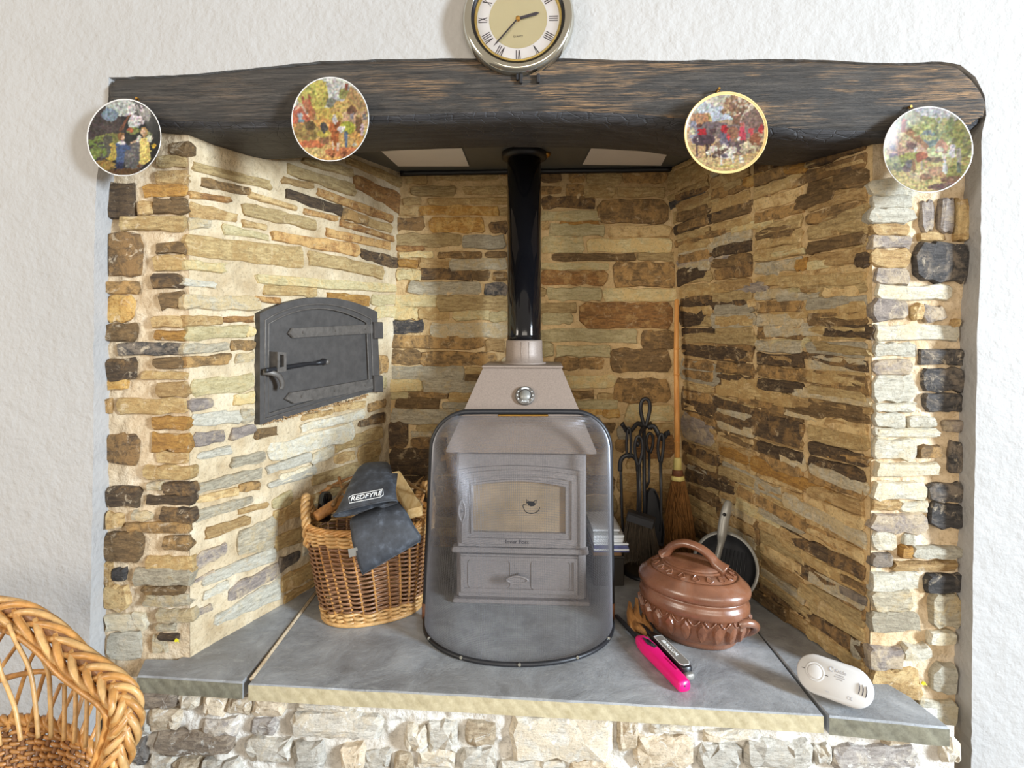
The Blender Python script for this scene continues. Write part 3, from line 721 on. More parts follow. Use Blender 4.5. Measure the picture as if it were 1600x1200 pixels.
def frontedge(x0, y0, x1, y1, n=10, amp=1.2):
    out = []
    for i in range(n + 1):
        t = i / n; x = x0 + (x1-x0)*t; y = y0 + (y1-y0)*t + (amp * noise.noise(Vector((x * 0.03, 1, 2))) if 0 < i < n else 0); out.append(PH(x, y))
    return out
def hz(x, y): return Vector((x, y, HZ))
fe = frontedge(214, 1056, 379, 1066, 5)
slab(fe + [hz(-0.690, 1.73), hz(-0.688, 2.05), hz(-0.70, 2.05), hz(-0.93, 1.54), hz(-1.02, 1.545)], 5, M_EDGED)
fe = frontedge(388, 1068, 1287, 1117, 16)
slab(fe + [hz(0.745, 1.7), hz(0.745, 2.26), hz(0.70, 2.40), hz(-0.55, 2.42), hz(-0.676, 2.06), hz(-0.680, 1.73)], 16, M_EDGE)
fe = frontedge(1296, 1119, 1484, 1137, 5)
slab(fe + [PH(1424, 1090), hz(0.97, 1.44), hz(0.96, 1.5), hz(0.78, 2.2), hz(0.7495, 2.2), hz(0.7495, 1.6)], 5, M_EDGED)
mb = MB()
tube(mb, [Vector((-0.683, 1.46 + 0.05*i, HZ - 0.0015 + 0.001*noise.noise(Vector((i, 0, 0))))) for i in range(12)], 0.006, 5)
mb.build('mortar_joint', M_MORTJ, hearth)

mb = MB(); bp_ = [Vector((x, y, HZ - .046)) for x, y in ((-0.90, 1.535), (-0.70, 1.50), (0.70, 1.38), (0.92, 1.40), (0.72, 2.28), (-0.53, 2.34))]; prism(mb, bp_, -0.05, 0.0, (0, 0, 1)); mb.build('slab_light_block', M_MORTJ, hearth)  # unseen block added under the slabs to stop light through their joints

# ------------------------------------------------------------------ oak beam
def beam():
    tops = np.array([(x, y + 0.0) for x, y in BEAM_TOP if x < 1510] + [(1525, 124), (1536, 150)])
    fb = np.array([(165,190),(250,196),(330,199),(410,199),(470,195),(580,190),(700,185),(800,182),(900,183),(1000,188),(1060,194),(1130,200),(1215,208),(1300,212),(1390,214),(1470,213),(1520,206),(1536,190)])
    bk = np.array([(330,236),(410,252),(470,249),(580,240),(640,236.5),(700,234.5),(800,232),(900,232.5),(1000,239),(1060,248),(1130,255),(1215,262),(1300,246)])
    BA = 1.44; KA = 1.76
    bx, bz = [], []
    for x, y in bk: q = P(x, y, DP(x, KA)); bx.append(q.x); bz.append(q.z)
    N = 170; rings = []; mb = MB(); K = 0
    for i in range(N + 1):
        px = 168 + (1543 - 168) * (i / N); 
        yt = np.interp(px, tops[:, 0], tops[:, 1]); yf = np.interp(px, fb[:, 0], fb[:, 1])
        d = DP(px, BA); x = (px - CX) * d / F
        zt = CZ - (yt - HY) * d / F + 0.004; zf = CZ - (yf - HY) * d / F
        zb = float(np.interp(x, bx, bz)); yk = fplane(x, KA)
        e = 1.0
        dend = (1543 - px) * d / F
        rec = 0.0
        if dend < 0.03: rec = 0.5 * (0.03 - math.sqrt(max(0, 0.03**2 - (0.03 - dend)**2)))
        dl = (px - 168) * d / F
        if dl < 0.015: rec = max(rec, 0.015 - math.sqrt(max(0, 0.015**2 - (0.015 - dl)**2)))
        H = zt - zf
        sec = [(yk, zt), (d + 0.10, zt), (d + 0.03, zt), (d + 0.012, zt - 0.004), (d + 0.003, zt - 0.016)]
        for t in (0.25, 0.4, 0.55, 0.7, 0.82): sec.append((d - 0.006 * math.sin(PI * t), zt - H * t))
        sec += [(d + 0.004, zf + 0.016), (d + 0.016, zf + 0.003), (d + 0.04, zf + (zb - zf) * 0.12 - 0.004)]
        for t in (0.3, 0.45, 0.6, 0.75, 0.9): sec.append((d + (yk - d) * t, zf + (zb - zf) * t - 0.01 * math.sin(PI * t)))
        sec += [(yk - 0.02, zb - 0.001), (yk, zb + 0.02)]
        ring = []
        for j, (yy, zz) in enumerate(sec):
            q = Vector((x, yy + rec, zz))
            if 2 < j < len(sec) - 1:
                a = 0.006 * noise.noise(Vector((x * 4, j * 0.5, 1.5))) + 0.0035 * noise.noise(Vector((x * 16, j * 1.3, 7)))
                q.y += a; q.z += a * (0.6 if j > 9 else 0.25)
            ring.append(q)
        rings.append(ring); K = len(sec)
    vs = [v for r in rings for v in r]; fs = []; ms = []
    for i in range(N):
        for j in range(K):
            k = (j + 1) % K; fs.append((i*K+j, i*K+k, (i+1)*K+k, (i+1)*K+j)); ms.append(1 if 10 <= j <= K - 2 else 0)
    fs.append(tuple(range(K))); ms.append(0); fs.append(tuple(N*K + j for j in range(K-1, -1, -1))); ms.append(0)
    mb = MB(); mb.v = [tuple(v) for v in vs]; mb.f = fs; mb.m = ms
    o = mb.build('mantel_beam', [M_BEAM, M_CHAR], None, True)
    o['label'] = 'old dark oak beam spanning the fireplace, charred along its underside'; o['category'] = 'beam'
    for (x, y, h, r) in ((808, 116, 10, .0028), (814, 116, 15, .004), (841, 116, 14, .0042)):
        d = DP(x, BA) - 0.012; m = MB(); box(m, (-r, -0.006, 0), (r, 0.006, h * d / F), 0, 0.0015, Matrix.Translation(P(x, y + h, d)))
        m.build('iron_staple', M_BLACKIRON, o)
    return o
BEAM = beam()

# ------------------------------------------------------------------ register plate closing the chimney
ZP = 1.94
rp = thing('register_plate', (0, 2.0, ZP), 'dark grey painted plate closing the chimney above the stove', 'plate')
mb = MB(); box(mb, (-0.95, 1.60, ZP), (0.98, 2.44, ZP + 0.03), 0, 0.003); mb.build('plate_sheet', M_PLATEP, rp)
mb = MB(); tube(mb, [Vector((-0.47 + i * 0.0225, 2.345 - 0.0012 * i + 0.006 * noise.noise(Vector((i * 0.4, 0, 0))), ZP - 0.006)) for i in range(51)], 0.013, 6)
mb.build('dark_gap_strip', M_BLACK, rp, True)  # black strand put in for the dark gap along the back wall
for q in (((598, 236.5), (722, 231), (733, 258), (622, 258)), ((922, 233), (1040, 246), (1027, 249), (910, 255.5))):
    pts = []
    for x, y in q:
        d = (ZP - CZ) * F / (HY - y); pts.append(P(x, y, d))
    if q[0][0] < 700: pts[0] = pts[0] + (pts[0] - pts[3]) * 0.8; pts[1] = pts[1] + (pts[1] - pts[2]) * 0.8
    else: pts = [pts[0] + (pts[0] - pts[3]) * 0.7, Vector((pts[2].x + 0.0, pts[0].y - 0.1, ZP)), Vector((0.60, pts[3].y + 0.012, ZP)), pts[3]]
    mb = MB(); prism(mb, pts, 0.004, 0.006 - 0.001, (0, 0, -1)); mb.build('pale_patch', M_PALE, rp)  # thin near-white patch just under the plate
mb = MB(); lathe(mb, [(0.064, 0), (0.085, 0), (0.085, -0.02), (0.066, -0.026)], 28, M=Matrix.Translation((0.046, 2.10, ZP))); mb.build('pipe_collar', M_BLACK, rp, True)
mb = MB(); lathe(mb, [(0.001, -0.018), (0.012, -0.016), (0.020, -0.008), (0.022, 0)], 18, M=Matrix.Translation((0.125, 2.10, ZP))); mb.build('fixing_knob', M_BRASS, rp, True)
# ------------------------------------------------------------------ stove
ST = Matrix.Translation((0.030, 1.862, HZ)) @ Matrix.Rotation(math.radians(-3.2), 4, 'Z')
def L3(x, y, z): return ST @ Vector((x, y, z))
SN = (ST.to_3x3() @ Vector((0, -1, 0))).normalized()
stove = thing('wood_stove', (0.030, 2.0, HZ), 'grey and taupe wood burning stove with sloping hood behind the mesh guard', 'stove')
hw, sh = 0.217, 0.506
mb = MB(); box(mb, (-hw, 0.0, 0.012), (hw, 0.36, sh), 0, 0.008, ST)
mb.build('body', M_STOVE, stove)
mb = MB(); box(mb, (-hw - 0.012, -0.012, 0.0), (hw + 0.012, 0.37, 0.014), 0, 0.003, ST); mb.build('base_plate', M_STOVE, stove)
mb = MB(); box(mb, (-hw - 0.014, -0.022, 0.172), (hw + 0.006, 0.02, 0.190), 0, 0.004, ST); mb.build('ledge', M_STOVE, stove)
def arch(x0, x1, z0, z1, rise, n=14, y=0.0, r=0.0):
    pts = [(x0, z0), (x1, z0)]
    for i in range(n + 1):
        t = i / n; x = x1 + (x0 - x1) * t; pts.append((x, z1 + rise * (1 - (2*t - 1)**2)))
    return [L3(x, y, z) for x, z in pts]
# fire door: stepped frame, glass, handle
door = MB()
o1 = arch(-0.208, 0.196, 0.192, 0.446, 0.016); o2 = arch(-0.196, 0.184, 0.204, 0.434, 0.016); o3 = arch(-0.180, 0.168, 0.222, 0.416, 0.016); o4 = arch(-0.166, 0.154, 0.236, 0.402, 0.016)
ringstrip(door, o1, o2, SN, -0.004, 0.012); ringstrip(door, o2, o3, SN, -0.004, 0.020); ringstrip(door, o3, o4, SN, -0.004, 0.013)
o5 = arch(-0.160, 0.148, 0.242, 0.396, 0.016); ringstrip(door, o4, o5, SN, -0.004, 0.018)
dr = door.build('fire_door', M_STOVE, stove)
mb = MB(); prism(mb, arch(-0.162, 0.150, 0.240, 0.398, 0.016), 0.0, 0.004, SN); mb.build('door_glass', M_GLASS_S, dr)
def leaf_ring(mb, c, a, b, r, ax1, ax2, n=24):
    pts = []
    for i in range(n):
        t = 2*PI*i/n; pts.append(c + ax1 * (a * math.cos(t)) + ax2 * (b * math.copysign(abs(math.sin(t))**1.4, math.sin(t))))
    tube(mb, pts, r, 6, True)
XA = (ST.to_3x3() @ Vector((1, 0, 0))); ZA = Vector((0, 0, 1))
mb = MB(); tube(mb, [L3(-0.193, -0.012, 0.318), L3(-0.193, -0.04, 0.318)], 0.006, 8)
leaf_ring(mb, L3(-0.193, -0.040, 0.318), 0.034, 0.011, 0.0036, ZA, XA); prism(mb, [L3(-0.193 + 0.009*math.sin(t)*abs(math.sin(t))**.4, -0.038, 0.318 + 0.03*math.cos(t)) for t in [2*PI*i/16 for i in range(16)]], -0.003, 0.002, SN)
mb.build('door_handle', M_STOVE, dr, True)
text('Inver Foss', 0.019, basis(L3(-0.012, -0.0205, 0.212), XA, ZA, SN), M_INK, dr)
# ash drawer
ash = MB(); q = lambda x0, x1, z0, z1, y=0.0: [L3(x0, y, z0), L3(x1, y, z0), L3(x1, y, z1), L3(x0, y, z1)]
prism(ash, q(-0.205, 0.192, 0.036, 0.166), 0.0, 0.012, SN, 0, 0.004)
ringstrip(ash, q(-0.200, 0.187, 0.042, 0.160), q(-0.188, 0.175, 0.054, 0.148), SN, 0.010, 0.018)
ad = ash.build('ash_drawer', M_STOVE, stove)
for x0, x1 in ((-0.175, -0.035), (0.035, 0.165)):
    mb = MB(); pts = []
    for (cx, cz, a0) in ((x1-.012, .136, 0), (x0+.012, .136, 90), (x0+.012, .066, 180), (x1-.012, .066, 270)):
        for k in range(4): a = math.radians(a0 + 30*k); pts.append(L3(cx + .012*math.cos(a), -0.0125, cz + .012*math.sin(a)))
    tube(mb, pts, 0.0022, 5, True); mb.build('raised_panel', M_STOVE, ad)
mb = MB(); tube(mb, [L3(-0.01, -0.012, 0.1), L3(-0.01, -0.05, 0.1)], 0.007, 8)
leaf_ring(mb, L3(-0.01, -0.052, 0.1), 0.035, 0.012, 0.0036, XA, ZA); prism(mb, [L3(-0.01 + 0.032*math.cos(t), -0.05, 0.1 + 0.009*math.sin(t)) for t in [2*PI*i/16 for i in range(16)]], -0.003, 0.002, SN)
mb.build('drawer_handle', M_STOVE, ad, True)
# hood and flange
mb = MB()
hb, ht = 0.249, 0.139
A = [(-hb, -0.02, sh), (hb, -0.02, sh), (hb, 0.37, sh), (-hb, 0.37, sh)]; A2 = [(x, y, sh + 0.008) for x, y, z in A]
T_ = [(-ht, 0.112, 0.780), (ht, 0.112, 0.780), (ht, 0.36, 0.780), (-ht, 0.36, 0.780)]
loft(mb, [[L3(*v) for v in A], [L3(*v) for v in A2], [L3(*v) for v in T_]]); mb.build('hood', M_HOOD, stove)
mb = MB(); box(mb, (-ht - 0.004, 0.100, 0.780), (ht + 0.004, 0.37, 0.7875), 0, 0.002, ST); mb.build('hood_flange', M_HOOD, stove)
fx, fy = 0.0462, 2.10
mb = MB(); lathe(mb, [(0.082, HZ + .787), (0.082, HZ + .792), (0.0705, HZ + .794), (0.0685, HZ + .83), (0.068, HZ + .872), (0.0655, HZ + .876)], 40, M=Matrix.Translation((fx, fy, 0)))
for a in (-1.75, -1.35): 
    c, s = math.cos(a), math.sin(a); tube(mb, [Vector((fx + .0692*c, fy + .0692*s, HZ + .796)), Vector((fx + .0684*c, fy + .0684*s, HZ + .87))], 0.0012, 5)
mb.build('flue_collar', M_HOOD, stove, True)
pipe = thing('flue_pipe', (fx, fy, HZ + .87), 'glossy black enamelled flue pipe rising from the stove', 'flue pipe')
mb = MB(); lathe(mb, [(0.0635, HZ + .868), (0.0635, HZ + .90), (0.063, HZ + .902), (0.063, ZP - 0.001)], 64, M=Matrix.Translation((fx, fy, 0))); mb.build('pipe_tube', M_ENAMEL, pipe, True)
# thermometer stuck to the hood
n_h = (L3(0, 0.112, 0.780) - L3(0, -0.02, sh + .008)); n_h = XA.cross(n_h).normalized(); 
if n_h.y > 0: n_h = -n_h
tc = L3(0, -0.02, sh + .008) + (L3(0, 0.112, 0.780) - L3(0, -0.02, sh + .008)) * 0.64 + XA * 0.0
tc = tc + XA * (((820.5 - CX) * tc.y / F) - tc.x)
th = thing('stove_thermometer', tc, 'small round dial thermometer on the front of the stove hood', 'thermometer')
VA = n_h.cross(XA).normalized()
MT_ = basis(tc + n_h * 0.001, XA, VA, n_h)
mb = MB(); lathe(mb, [(0.0335, 0), (0.0335, 0.009), (0.031, 0.011), (0.026, 0.0105), (0.0, 0.0105)], 36, M=MT_, cap=False); mb.build('dial_case', M_IRON_W, th, True)
mb = MB(); lathe(mb, [(0.0195, 0.0106), (0.0195, 0.0125), (0.0, 0.0125)], 28, M=MT_, cap=False); mb.build('dial_plate', M_GREY, th, True)
mb = MB()
for k in range(9):
    a = math.radians(-30 + 30*k); 
    if 3 <= k <= 5: continue
    c = Vector((0.0262*math.cos(a), 0.0262*math.sin(a), 0.0113)); tube(mb, [MT_ @ (c*0.93), MT_ @ (c + Vector((0.003*math.cos(a), 0.003*math.sin(a), 0)))], 0.0017, 5)
pts = [MT_ @ Vector((0.0255*math.cos(math.radians(a)), 0.0255*math.sin(math.radians(a)), 0.0115)) for a in range(60, 121, 10)]
tube(mb, pts, 0.003, 5); mb.build('scale_marks', M_PRINTW, th)
mb = MB(); tube(mb, [MT_ @ Vector((0.0205*math.cos(math.radians(a)), 0.0205*math.sin(math.radians(a)), 0.0112)) for a in range(-30, 211, 15)], 0.0016, 5); mb.build('pointer_track', M_BLACK, th)
text('Alert', 0.0125, MT_ @ Matrix.Translation((0.001, -0.0215, 0.0112)), M_PRINTW, th)

# ------------------------------------------------------------------ mesh guard in front of the stove
scr = thing('fire_guard', (0.024, 1.65, HZ), 'bowed fine wire mesh fire guard with a black frame before the stove', 'fire guard')
GY, GX, GH, GB = 1.763, 0.020, 0.655, 0.252
def gw(z):                                          # half width of the frame at height z
    w = 0.297 - 0.018 * min(1, z / GH); r = 0.115
    if z > GH - r: w -= r - math.sqrt(max(0, r*r - (z - GH + r)**2))
    return w
def gx(z): return GX + 0.010 * z / GH
fr = []
for i in range(21): z = (GH - 0.115) * i / 20; fr.append(Vector((gx(z) - gw(z), GY, HZ + z)))
for i in range(1, 12): a = PI/2 * i / 12; z = GH - 0.115 + 0.115*math.sin(a); fr.append(Vector((gx(z) - gw(z), GY, HZ + z)))
fr2 = [Vector((2*gx(p.z - HZ) - p.x, p.y, p.z)) for p in fr]
full = fr + [Vector((gx(GH) + k, GY, HZ + GH)) for k in (-0.12, 0, 0.12)] + fr2[::-1]
mb = MB(); tube(mb, full, 0.0085, 8); mb.build('frame_tube', M_BLACKIRON, scr, True)
def gs(z, a):                                       # point on the mesh
    t = min(1, z / (GH - 0.012)); b = 0.02 + (GB - 0.02) * (1 - t**5.0)**0.55
    w = gw(z) - 0.004
    return Vector((gx(z) + w * math.copysign(abs(math.sin(a))**0.92, math.sin(a)), GY - b * abs(math.cos(a))**0.9, HZ + z))
mb = MB(); tube(mb, [gs(0.006, -PI/2 + PI * i / 48) for i in range(49)], 0.007, 6); mb.build('bottom_rail', M_BLACKIRON, scr, True)
for sgn in (-1, 1):
    mb = MB(); tube(mb, [Vector((gx(0.02) + sgn*0.296, GY, HZ + 0.001)), Vector((gx(0.02) + sgn*0.296, GY, HZ + 0.05))], 0.0098, 8); mb.build('foot_sleeve', M_BROWNTIE, scr, True)
for k in range(5):
    a = -1.1 + 0.55*k; p = gs(0.010, a); mb = MB(); tube(mb, [p + Vector((0, -0.006, 0)), p + Vector((0, -0.0095, 0.0005))], 0.0045, 7); mb.build('rivet', M_CHROME, scr)
mb = MB(); box(mb, (gx(GH) - 0.075, GY - 0.004, HZ + GH - 0.017), (gx(GH) + 0.085, GY + 0.002, HZ + GH - 0.008), 0, 0.002); mb.build('brass_clip', M_BRASS, scr)
NA, NZ = 190, 150
vs = []; fs = []
for j in range(NZ + 1):
    z = 0.006 + (GH - 0.018) * (1 - (1 - j / NZ)**1.12)
    for i in range(NA + 1): vs.append(gs(z, -PI/2 + PI * i / NA))
for j in range(NZ):
    for i in range(NA): a = j*(NA+1)+i; fs.append((a, a+1, a+NA+2, a+NA+1))
mb = MB(); mb.add(vs, fs); mo = mb.build('wire_mesh', M_MESHW, scr); mo['kind'] = 'stuff'
wf = mo.modifiers.new('wires', 'WIREFRAME'); wf.thickness = 0.00094; wf.use_replace = True; wf.use_even_offset = False; wf.use_boundary = True
# little wire cat emblem on the mesh front
def gface(px, py):
    best = None
    for i in range(60):
        a = -0.6 + 1.2 * i / 59
        for j in range(80):
            z = 0.1 + 0.5 * j / 79; q = gs(z, a); u = CX + q.x * F / q.y; v = HY - (q.z - CZ) * F / q.y
            e = (u-px)**2 + (v-py)**2
            if best is None or e < best[0]: best = (e, q)
    return best[1]
ce = gface(829, 791); k_ = ce.y / F
emb = lambda pts: [ce + Vector(((x - 829) * k_, -0.004, -(y - 791) * k_)) for x, y in pts]
mb = MB(); tube(mb, spline(emb([(823,786),(817,788),(818,793),(822,799),(830,801),(838,799),(842,795),(843,791)]), 4), 0.0011, 6)
tube(mb, emb([(823,785),(822,779),(826,783),(833,783),(838,780),(837,786)]), 0.0013, 6)
prism(mb, emb([(823,783),(826,782),(833,782.5),(837,786),(834,789.5),(829,790),(825,788)]), -0.001, 0.001, (0, -1, 0))
mb.build('cat_emblem', M_BLACK, scr)

# ------------------------------------------------------------------ bread oven door in the left wall
PL_ = PATCH['L']
def OW(px, py, off=0.0): return PL_.px(px, py, off)
ON = Vector(PL_.nrm(0.45, 0.25))
oven = thing('oven_door', OW(495, 640), 'black cast iron arched bread oven door set in the left stone wall', 'door')
def OP(pts, off=0.0): return [OW(x, y, off) for x, y in pts]
def arcpts(x0, y0, x1, y1, pk, n=12):               # arch from (x0,y0) to (x1,y1) with its crown raised by pk px
    return [(x0 + (x1-x0)*i/n, y0 + (y1-y0)*i/n - pk * (1 - (2*i/n - 1)**2)) for i in range(n + 1)]
outer = arcpts(399, 490, 583, 487, 24) + [(588, 608), (399, 663)]
mid = arcpts(407, 500, 573, 498, 24) + [(577, 604), (406, 654)]
inn = arcpts(413, 506, 567, 504, 23) + [(571, 600), (413, 646)]
mb = MB(); ringstrip(mb, OP(outer), OP(mid), ON, -0.02, 0.020); mb.build('frame', M_IRON, oven)
leafm = MB(); prism(leafm, OP(mid), -0.01, 0.010, ON); ringstrip(leafm, OP(mid), OP(inn), ON, 0.008, 0.018)
od = leafm.build('door_leaf', M_IRON, oven)
mb = MB(); tube(mb, [p + ON*.018 for p in OP(inn)], .0028, 6, True); tube(mb, [p + ON*.020 for p in OP(mid)], .0030, 6, True); mb.build('moulding', M_IRON_W, od, True)
for (pts, hx, hy) in (([(444, 521), (450, 512.5), (584, 506), (584, 520), (451, 528)], 585, 516), ([(439, 623), (447, 613), (584, 590), (584, 606), (451, 630)], 586, 599)):
    mb = MB(); prism(mb, OP(pts), 0.012, 0.022, ON, 0, 0.004); st_ = mb.build('strap_hinge', M_IRON_W, oven)
    mb = MB(); prism(mb, OP([(575, hy-13), (588, hy-13), (589, hy+13), (576, hy+13)]), 0.0, 0.034, ON, 0, 0.004); mb.build('hinge_block', M_IRON, oven)
    for fr_ in (0.12, 0.5, 0.85):
        x = pts[1][0] + (pts[2][0]-pts[1][0])*fr_; y = (pts[1][1] + (pts[2][1]-pts[1][1])*fr_ + pts[4][1] + (pts[3][1]-pts[4][1])*fr_)/2
        c = OW(x, y, 0.022); mb = MB(); tube(mb, [c, c + ON*0.004], [0.0045, 0.003], 8); mb.build('rivet', M_IRON_W, st_)
mb = MB(); tube(mb, spline([OW(399, 578, 0.046), OW(430, 574, 0.040), OW(470, 568, 0.032), OW(488, 567, 0.028)], 5), [0.0075]*10 + [0.006]*6, 8, flat=0.7)
tube(mb, [OW(484, 567, 0.028), OW(492, 566, 0.028), OW(499, 564, 0.026), OW(503, 566, 0.024)], [0.006, 0.009, 0.010, 0.005], 8)
mb.build('latch_bar', M_BLACKIRON, oven, True)
c = OW(501, 565, 0.01); mb = MB(); tube(mb, [c, c + ON*0.028], [0.013, 0.009], 10); mb.build('latch_pivot', M_IRON_W, oven, True)
mb = MB(); ringstrip(mb, OP([(416, 549), (430, 550), (430, 579), (416, 581)]), OP([(420, 553), (426, 554), (426, 572), (420, 573)]), ON, 0.008, 0.050); mb.build('latch_keeper', M_IRON_W, oven)
mb = MB(); tube(mb, spline([OW(400, 581, 0.030), OW(410, 582, 0.045), OW(420, 588, 0.05), OW(425, 600, 0.048), OW(424, 607, 0.044)], 4), 0.009, 8, flat=0.5); mb.build('catch_hook', M_IRON_W, oven, True)
mb = MB(); box(mb, (0, 0, 0), (0.001, 0.001, 0.001)); mb = MB()
for k in range(150):
    t = R.random(); x = 408 + 168*t; y = 661 - 44*t + R.uniform(-3, 2); c = OW(x, y, R.uniform(0.004, 0.022))
    d = Vector((R.uniform(-1,1), R.uniform(-1,1), R.uniform(-.4,.4))).normalized(); s = R.uniform(0.003, 0.011)
    tube(mb, [c - d*s, c + d*s], [0.0022, 0.0012], 4)
db = mb.build('wood_chips', M_DEBRIS, None); db['kind'] = 'stuff'; db['label'] = 'dry wood chips scattered on the sill below the oven door'; db['category'] = 'debris'

# ------------------------------------------------------------------ wall clock
cd = DP(809, WA) - 0.004
clk = thing('wall_clock', P(809, 30, cd), 'round wall clock with a chrome bezel and roman numerals above the beam', 'clock')
wn = Vector((FB, -1, 0)).normalized(); wx = Vector((1, FB, 0)).normalized()
CM = basis(P(810, 37, cd), wx, Vector((0, 0, 1)), wn)
mb = MB(); lathe(mb, [(0.124, 0.0), (0.136, 0.002), (0.1425, 0.009), (0.144, 0.017), (0.1425, 0.026), (0.138, 0.035), (0.132, 0.0395), (0.127, 0.0395), (0.1235, 0.0365), (0.121, 0.0375), (0.119, 0.034)], 110, M=CM, cap=False); mb.build('bezel', M_CHROME, clk, True)
mb = MB(); lathe(mb, [(0.1195, 0.035), (0.1145, 0.028), (0.1115, 0.0275)], 72, M=CM, cap=False); mb.build('inner_bezel', M_BLACK, clk, True)
mb = MB(); lathe(mb, [(0.1115, 0.028), (0.109, 0.031), (0.1055, 0.028), (0.105, 0.02)], 72, M=CM, cap=False); mb.build('gold_ring', M_GOLD, clk, True)
mb = MB(); lathe(mb, [(0.1235, 0.001), (0.1235, 0.018), (0.1055, 0.0195), (0.0, 0.0195)], 72, M=CM, cap=False); mb.build('dial', M_DIALW, clk)
mb = MB(); lathe(mb, [(0.0745, 0.0196), (0.0745, 0.0204), (0.0, 0.0204)], 64, M=CM, cap=False); mb.build('dial_centre', M_DIALG, clk)
def numeral(s, ang):
    mb = MB(); wch = {'I': 0.0052, 'V': 0.0098, 'X': 0.0098}; tot = sum(wch[c] for c in s); x = -tot/2; h = 0.0115
    Q = CM @ Matrix.Rotation(-ang, 4, 'Z') @ Matrix.Translation((0, 0.0905, 0.0199))
    def bar(xa, xb, th):
        vs = [Q @ Vector(v) for v in ((xa-th, h, 0), (xa+th, h, 0), (xb+th, -h, 0), (xb-th, -h, 0), (xa-th, h, .0006), (xa+th, h, .0006), (xb+th, -h, .0006), (xb-th, -h, .0006))]
        mb.add(vs, [(4,5,6,7),(0,1,5,4),(1,2,6,5),(2,3,7,6),(3,0,4,7)])
    for c in s:
        w = wch[c]
        if c == 'I': bar(x + w/2, x + w/2, 0.00105)
        elif c == 'V': bar(x + 0.002, x + w/2, 0.00125); bar(x + w - 0.002, x + w/2, 0.0007)
        else: bar(x + 0.001, x + w - 0.001, 0.00125); bar(x + w - 0.001, x + 0.001, 0.0007)
        x += w
    mb.build('numeral', M_INK, clk)
for k, s in enumerate(['XII','I','II','III','IIII','V','VI','VII','VIII','IX','X','XI']): numeral(s, 2*PI*k/12)
def hand(name, ang, L, w, z, tail=0.0):
    mb = MB(); Q = CM @ Matrix.Rotation(-ang, 4, 'Z') @ Matrix.Translation((0, 0, z))
    prism(mb, [Q @ Vector(v) for v in ((-w, -tail, 0), (w, -tail, 0), (w*1.15, L*0.85, 0), (0, L, 0), (-w*1.15, L*0.85, 0))], 0, 0.0012, wn); mb.build(name, M_INK, clk)
hand('hour_hand', math.radians(76), 0.056, 0.0034, 0.023); hand('minute_hand', math.radians(222), 0.094, 0.0016, 0.025)
mb = MB(); lathe(mb, [(0.006, 0.02), (0.006, 0.027), (0.003, 0.0285), (0, 0.0285)], 16, M=CM, cap=False); mb.build('hand_boss', M_BRASS, clk, True)
text('QUARTZ', 0.0062, CM @ Matrix.Translation((0.0, -0.044, 0.0206)), M_INK, clk, ext=0.0002)
mb = MB(); lathe(mb, [(0.1195, 0.0335), (0.1195, 0.0350), (0.06, 0.0365), (0.0, 0.037)], 48, M=CM, cap=False); mb.build('glass_cover', M_CLEAR, clk, True)

# ------------------------------------------------------------------ painted plates
def paint_plate(seed, ops, bg):
    rg = np.random.RandomState(seed); n = 132; xs = np.linspace(-1, 1, n); X, Y = np.meshgrid(xs, xs)
    C = np.zeros((n, n, 3)); C[:] = bg
    def blur(a, k):
        for _ in range(k): a = (a + np.roll(a, 1, 0) + np.roll(a, -1, 0) + np.roll(a, 1, 1) + np.roll(a, -1, 1)) / 5
        return a
    wob = [blur(rg.randn(n, n), 6) * 0.22 for _ in range(2)]; fine = [blur(rg.randn(n, n), 3) * 0.07 for _ in range(2)]
    Xw = X + 0.20*wob[0] + 0.30*fine[0]; Yw = Y + 0.20*wob[1] + 0.30*fine[1]
    for o in ops:
        t = o[0]; c = np.array(o[-1], float)
        if t == 'e': _, cx, cy, rx, ry, _c = o; m = ((Xw-cx)/rx)**2 + ((Yw-cy)/ry)**2 < 1
        elif t == 'p':
            pts = o[1]; m = np.zeros((n, n), bool); j = len(pts) - 1; xx = X + 0.35*(Xw-X); yy = Y + 0.35*(Yw-Y)
            for i in range(len(pts)):
                xi, yi = pts[i]; xj, yj = pts[j]
                m ^= ((yi > yy) != (yj > yy)) & (xx < (xj-xi)*(yy-yi)/((yj-yi) if yj != yi else 1e-9) + xi); j = i
        elif t == 'd':                              # scattered dabs
            _, cx, cy, rx, ry, k, r, _c = o; m = np.zeros((n, n), bool)
            for _ in range(k):
                a = rg.rand()*6.283; q = rg.rand()**.5; ux, uy = cx + rx*q*math.cos(a), cy + ry*q*math.sin(a); s = r*(0.5 + rg.rand())
                m |= (((X-ux)/s)**2 + ((Y-uy)/(s*(0.5+rg.rand())))**2) < 1
        C[m] = c * 0.86 + np.array((168.0, 140.0, 104.0)) * 0.14
    for _ in range(420):
        a = rg.rand()*6.283; q = rg.rand()**.5; ux, uy = q*math.cos(a), q*math.sin(a); s_ = 0.008 + 0.014*rg.rand(); an = rg.rand()*0.8 - 0.2
        dx, dy = X-ux, Y-uy; m = (((dx*math.cos(an)+dy*math.sin(an))/(s_*2.2))**2 + ((dy*math.cos(an)-dx*math.sin(an))/s_)**2) < 1
        i0, j0 = int((uy+1)/2*(n-1)), int((ux+1)/2*(n-1)); C[m] = np.clip(C[i0, j0] * (0.82 + 0.34*rg.rand()), 0, 250)
    tone = 1 + blur(rg.randn(n, n), 3)[..., None] * 0.30 + rg.randn(n, n)[..., None] * 0.025 + blur(rg.randn(n*3, n), 2).reshape(3, n, n).transpose(1, 2, 0) * 0.07 - 0.25
    C = np.clip(blur3(C) * tone, 0, 255)
    return C
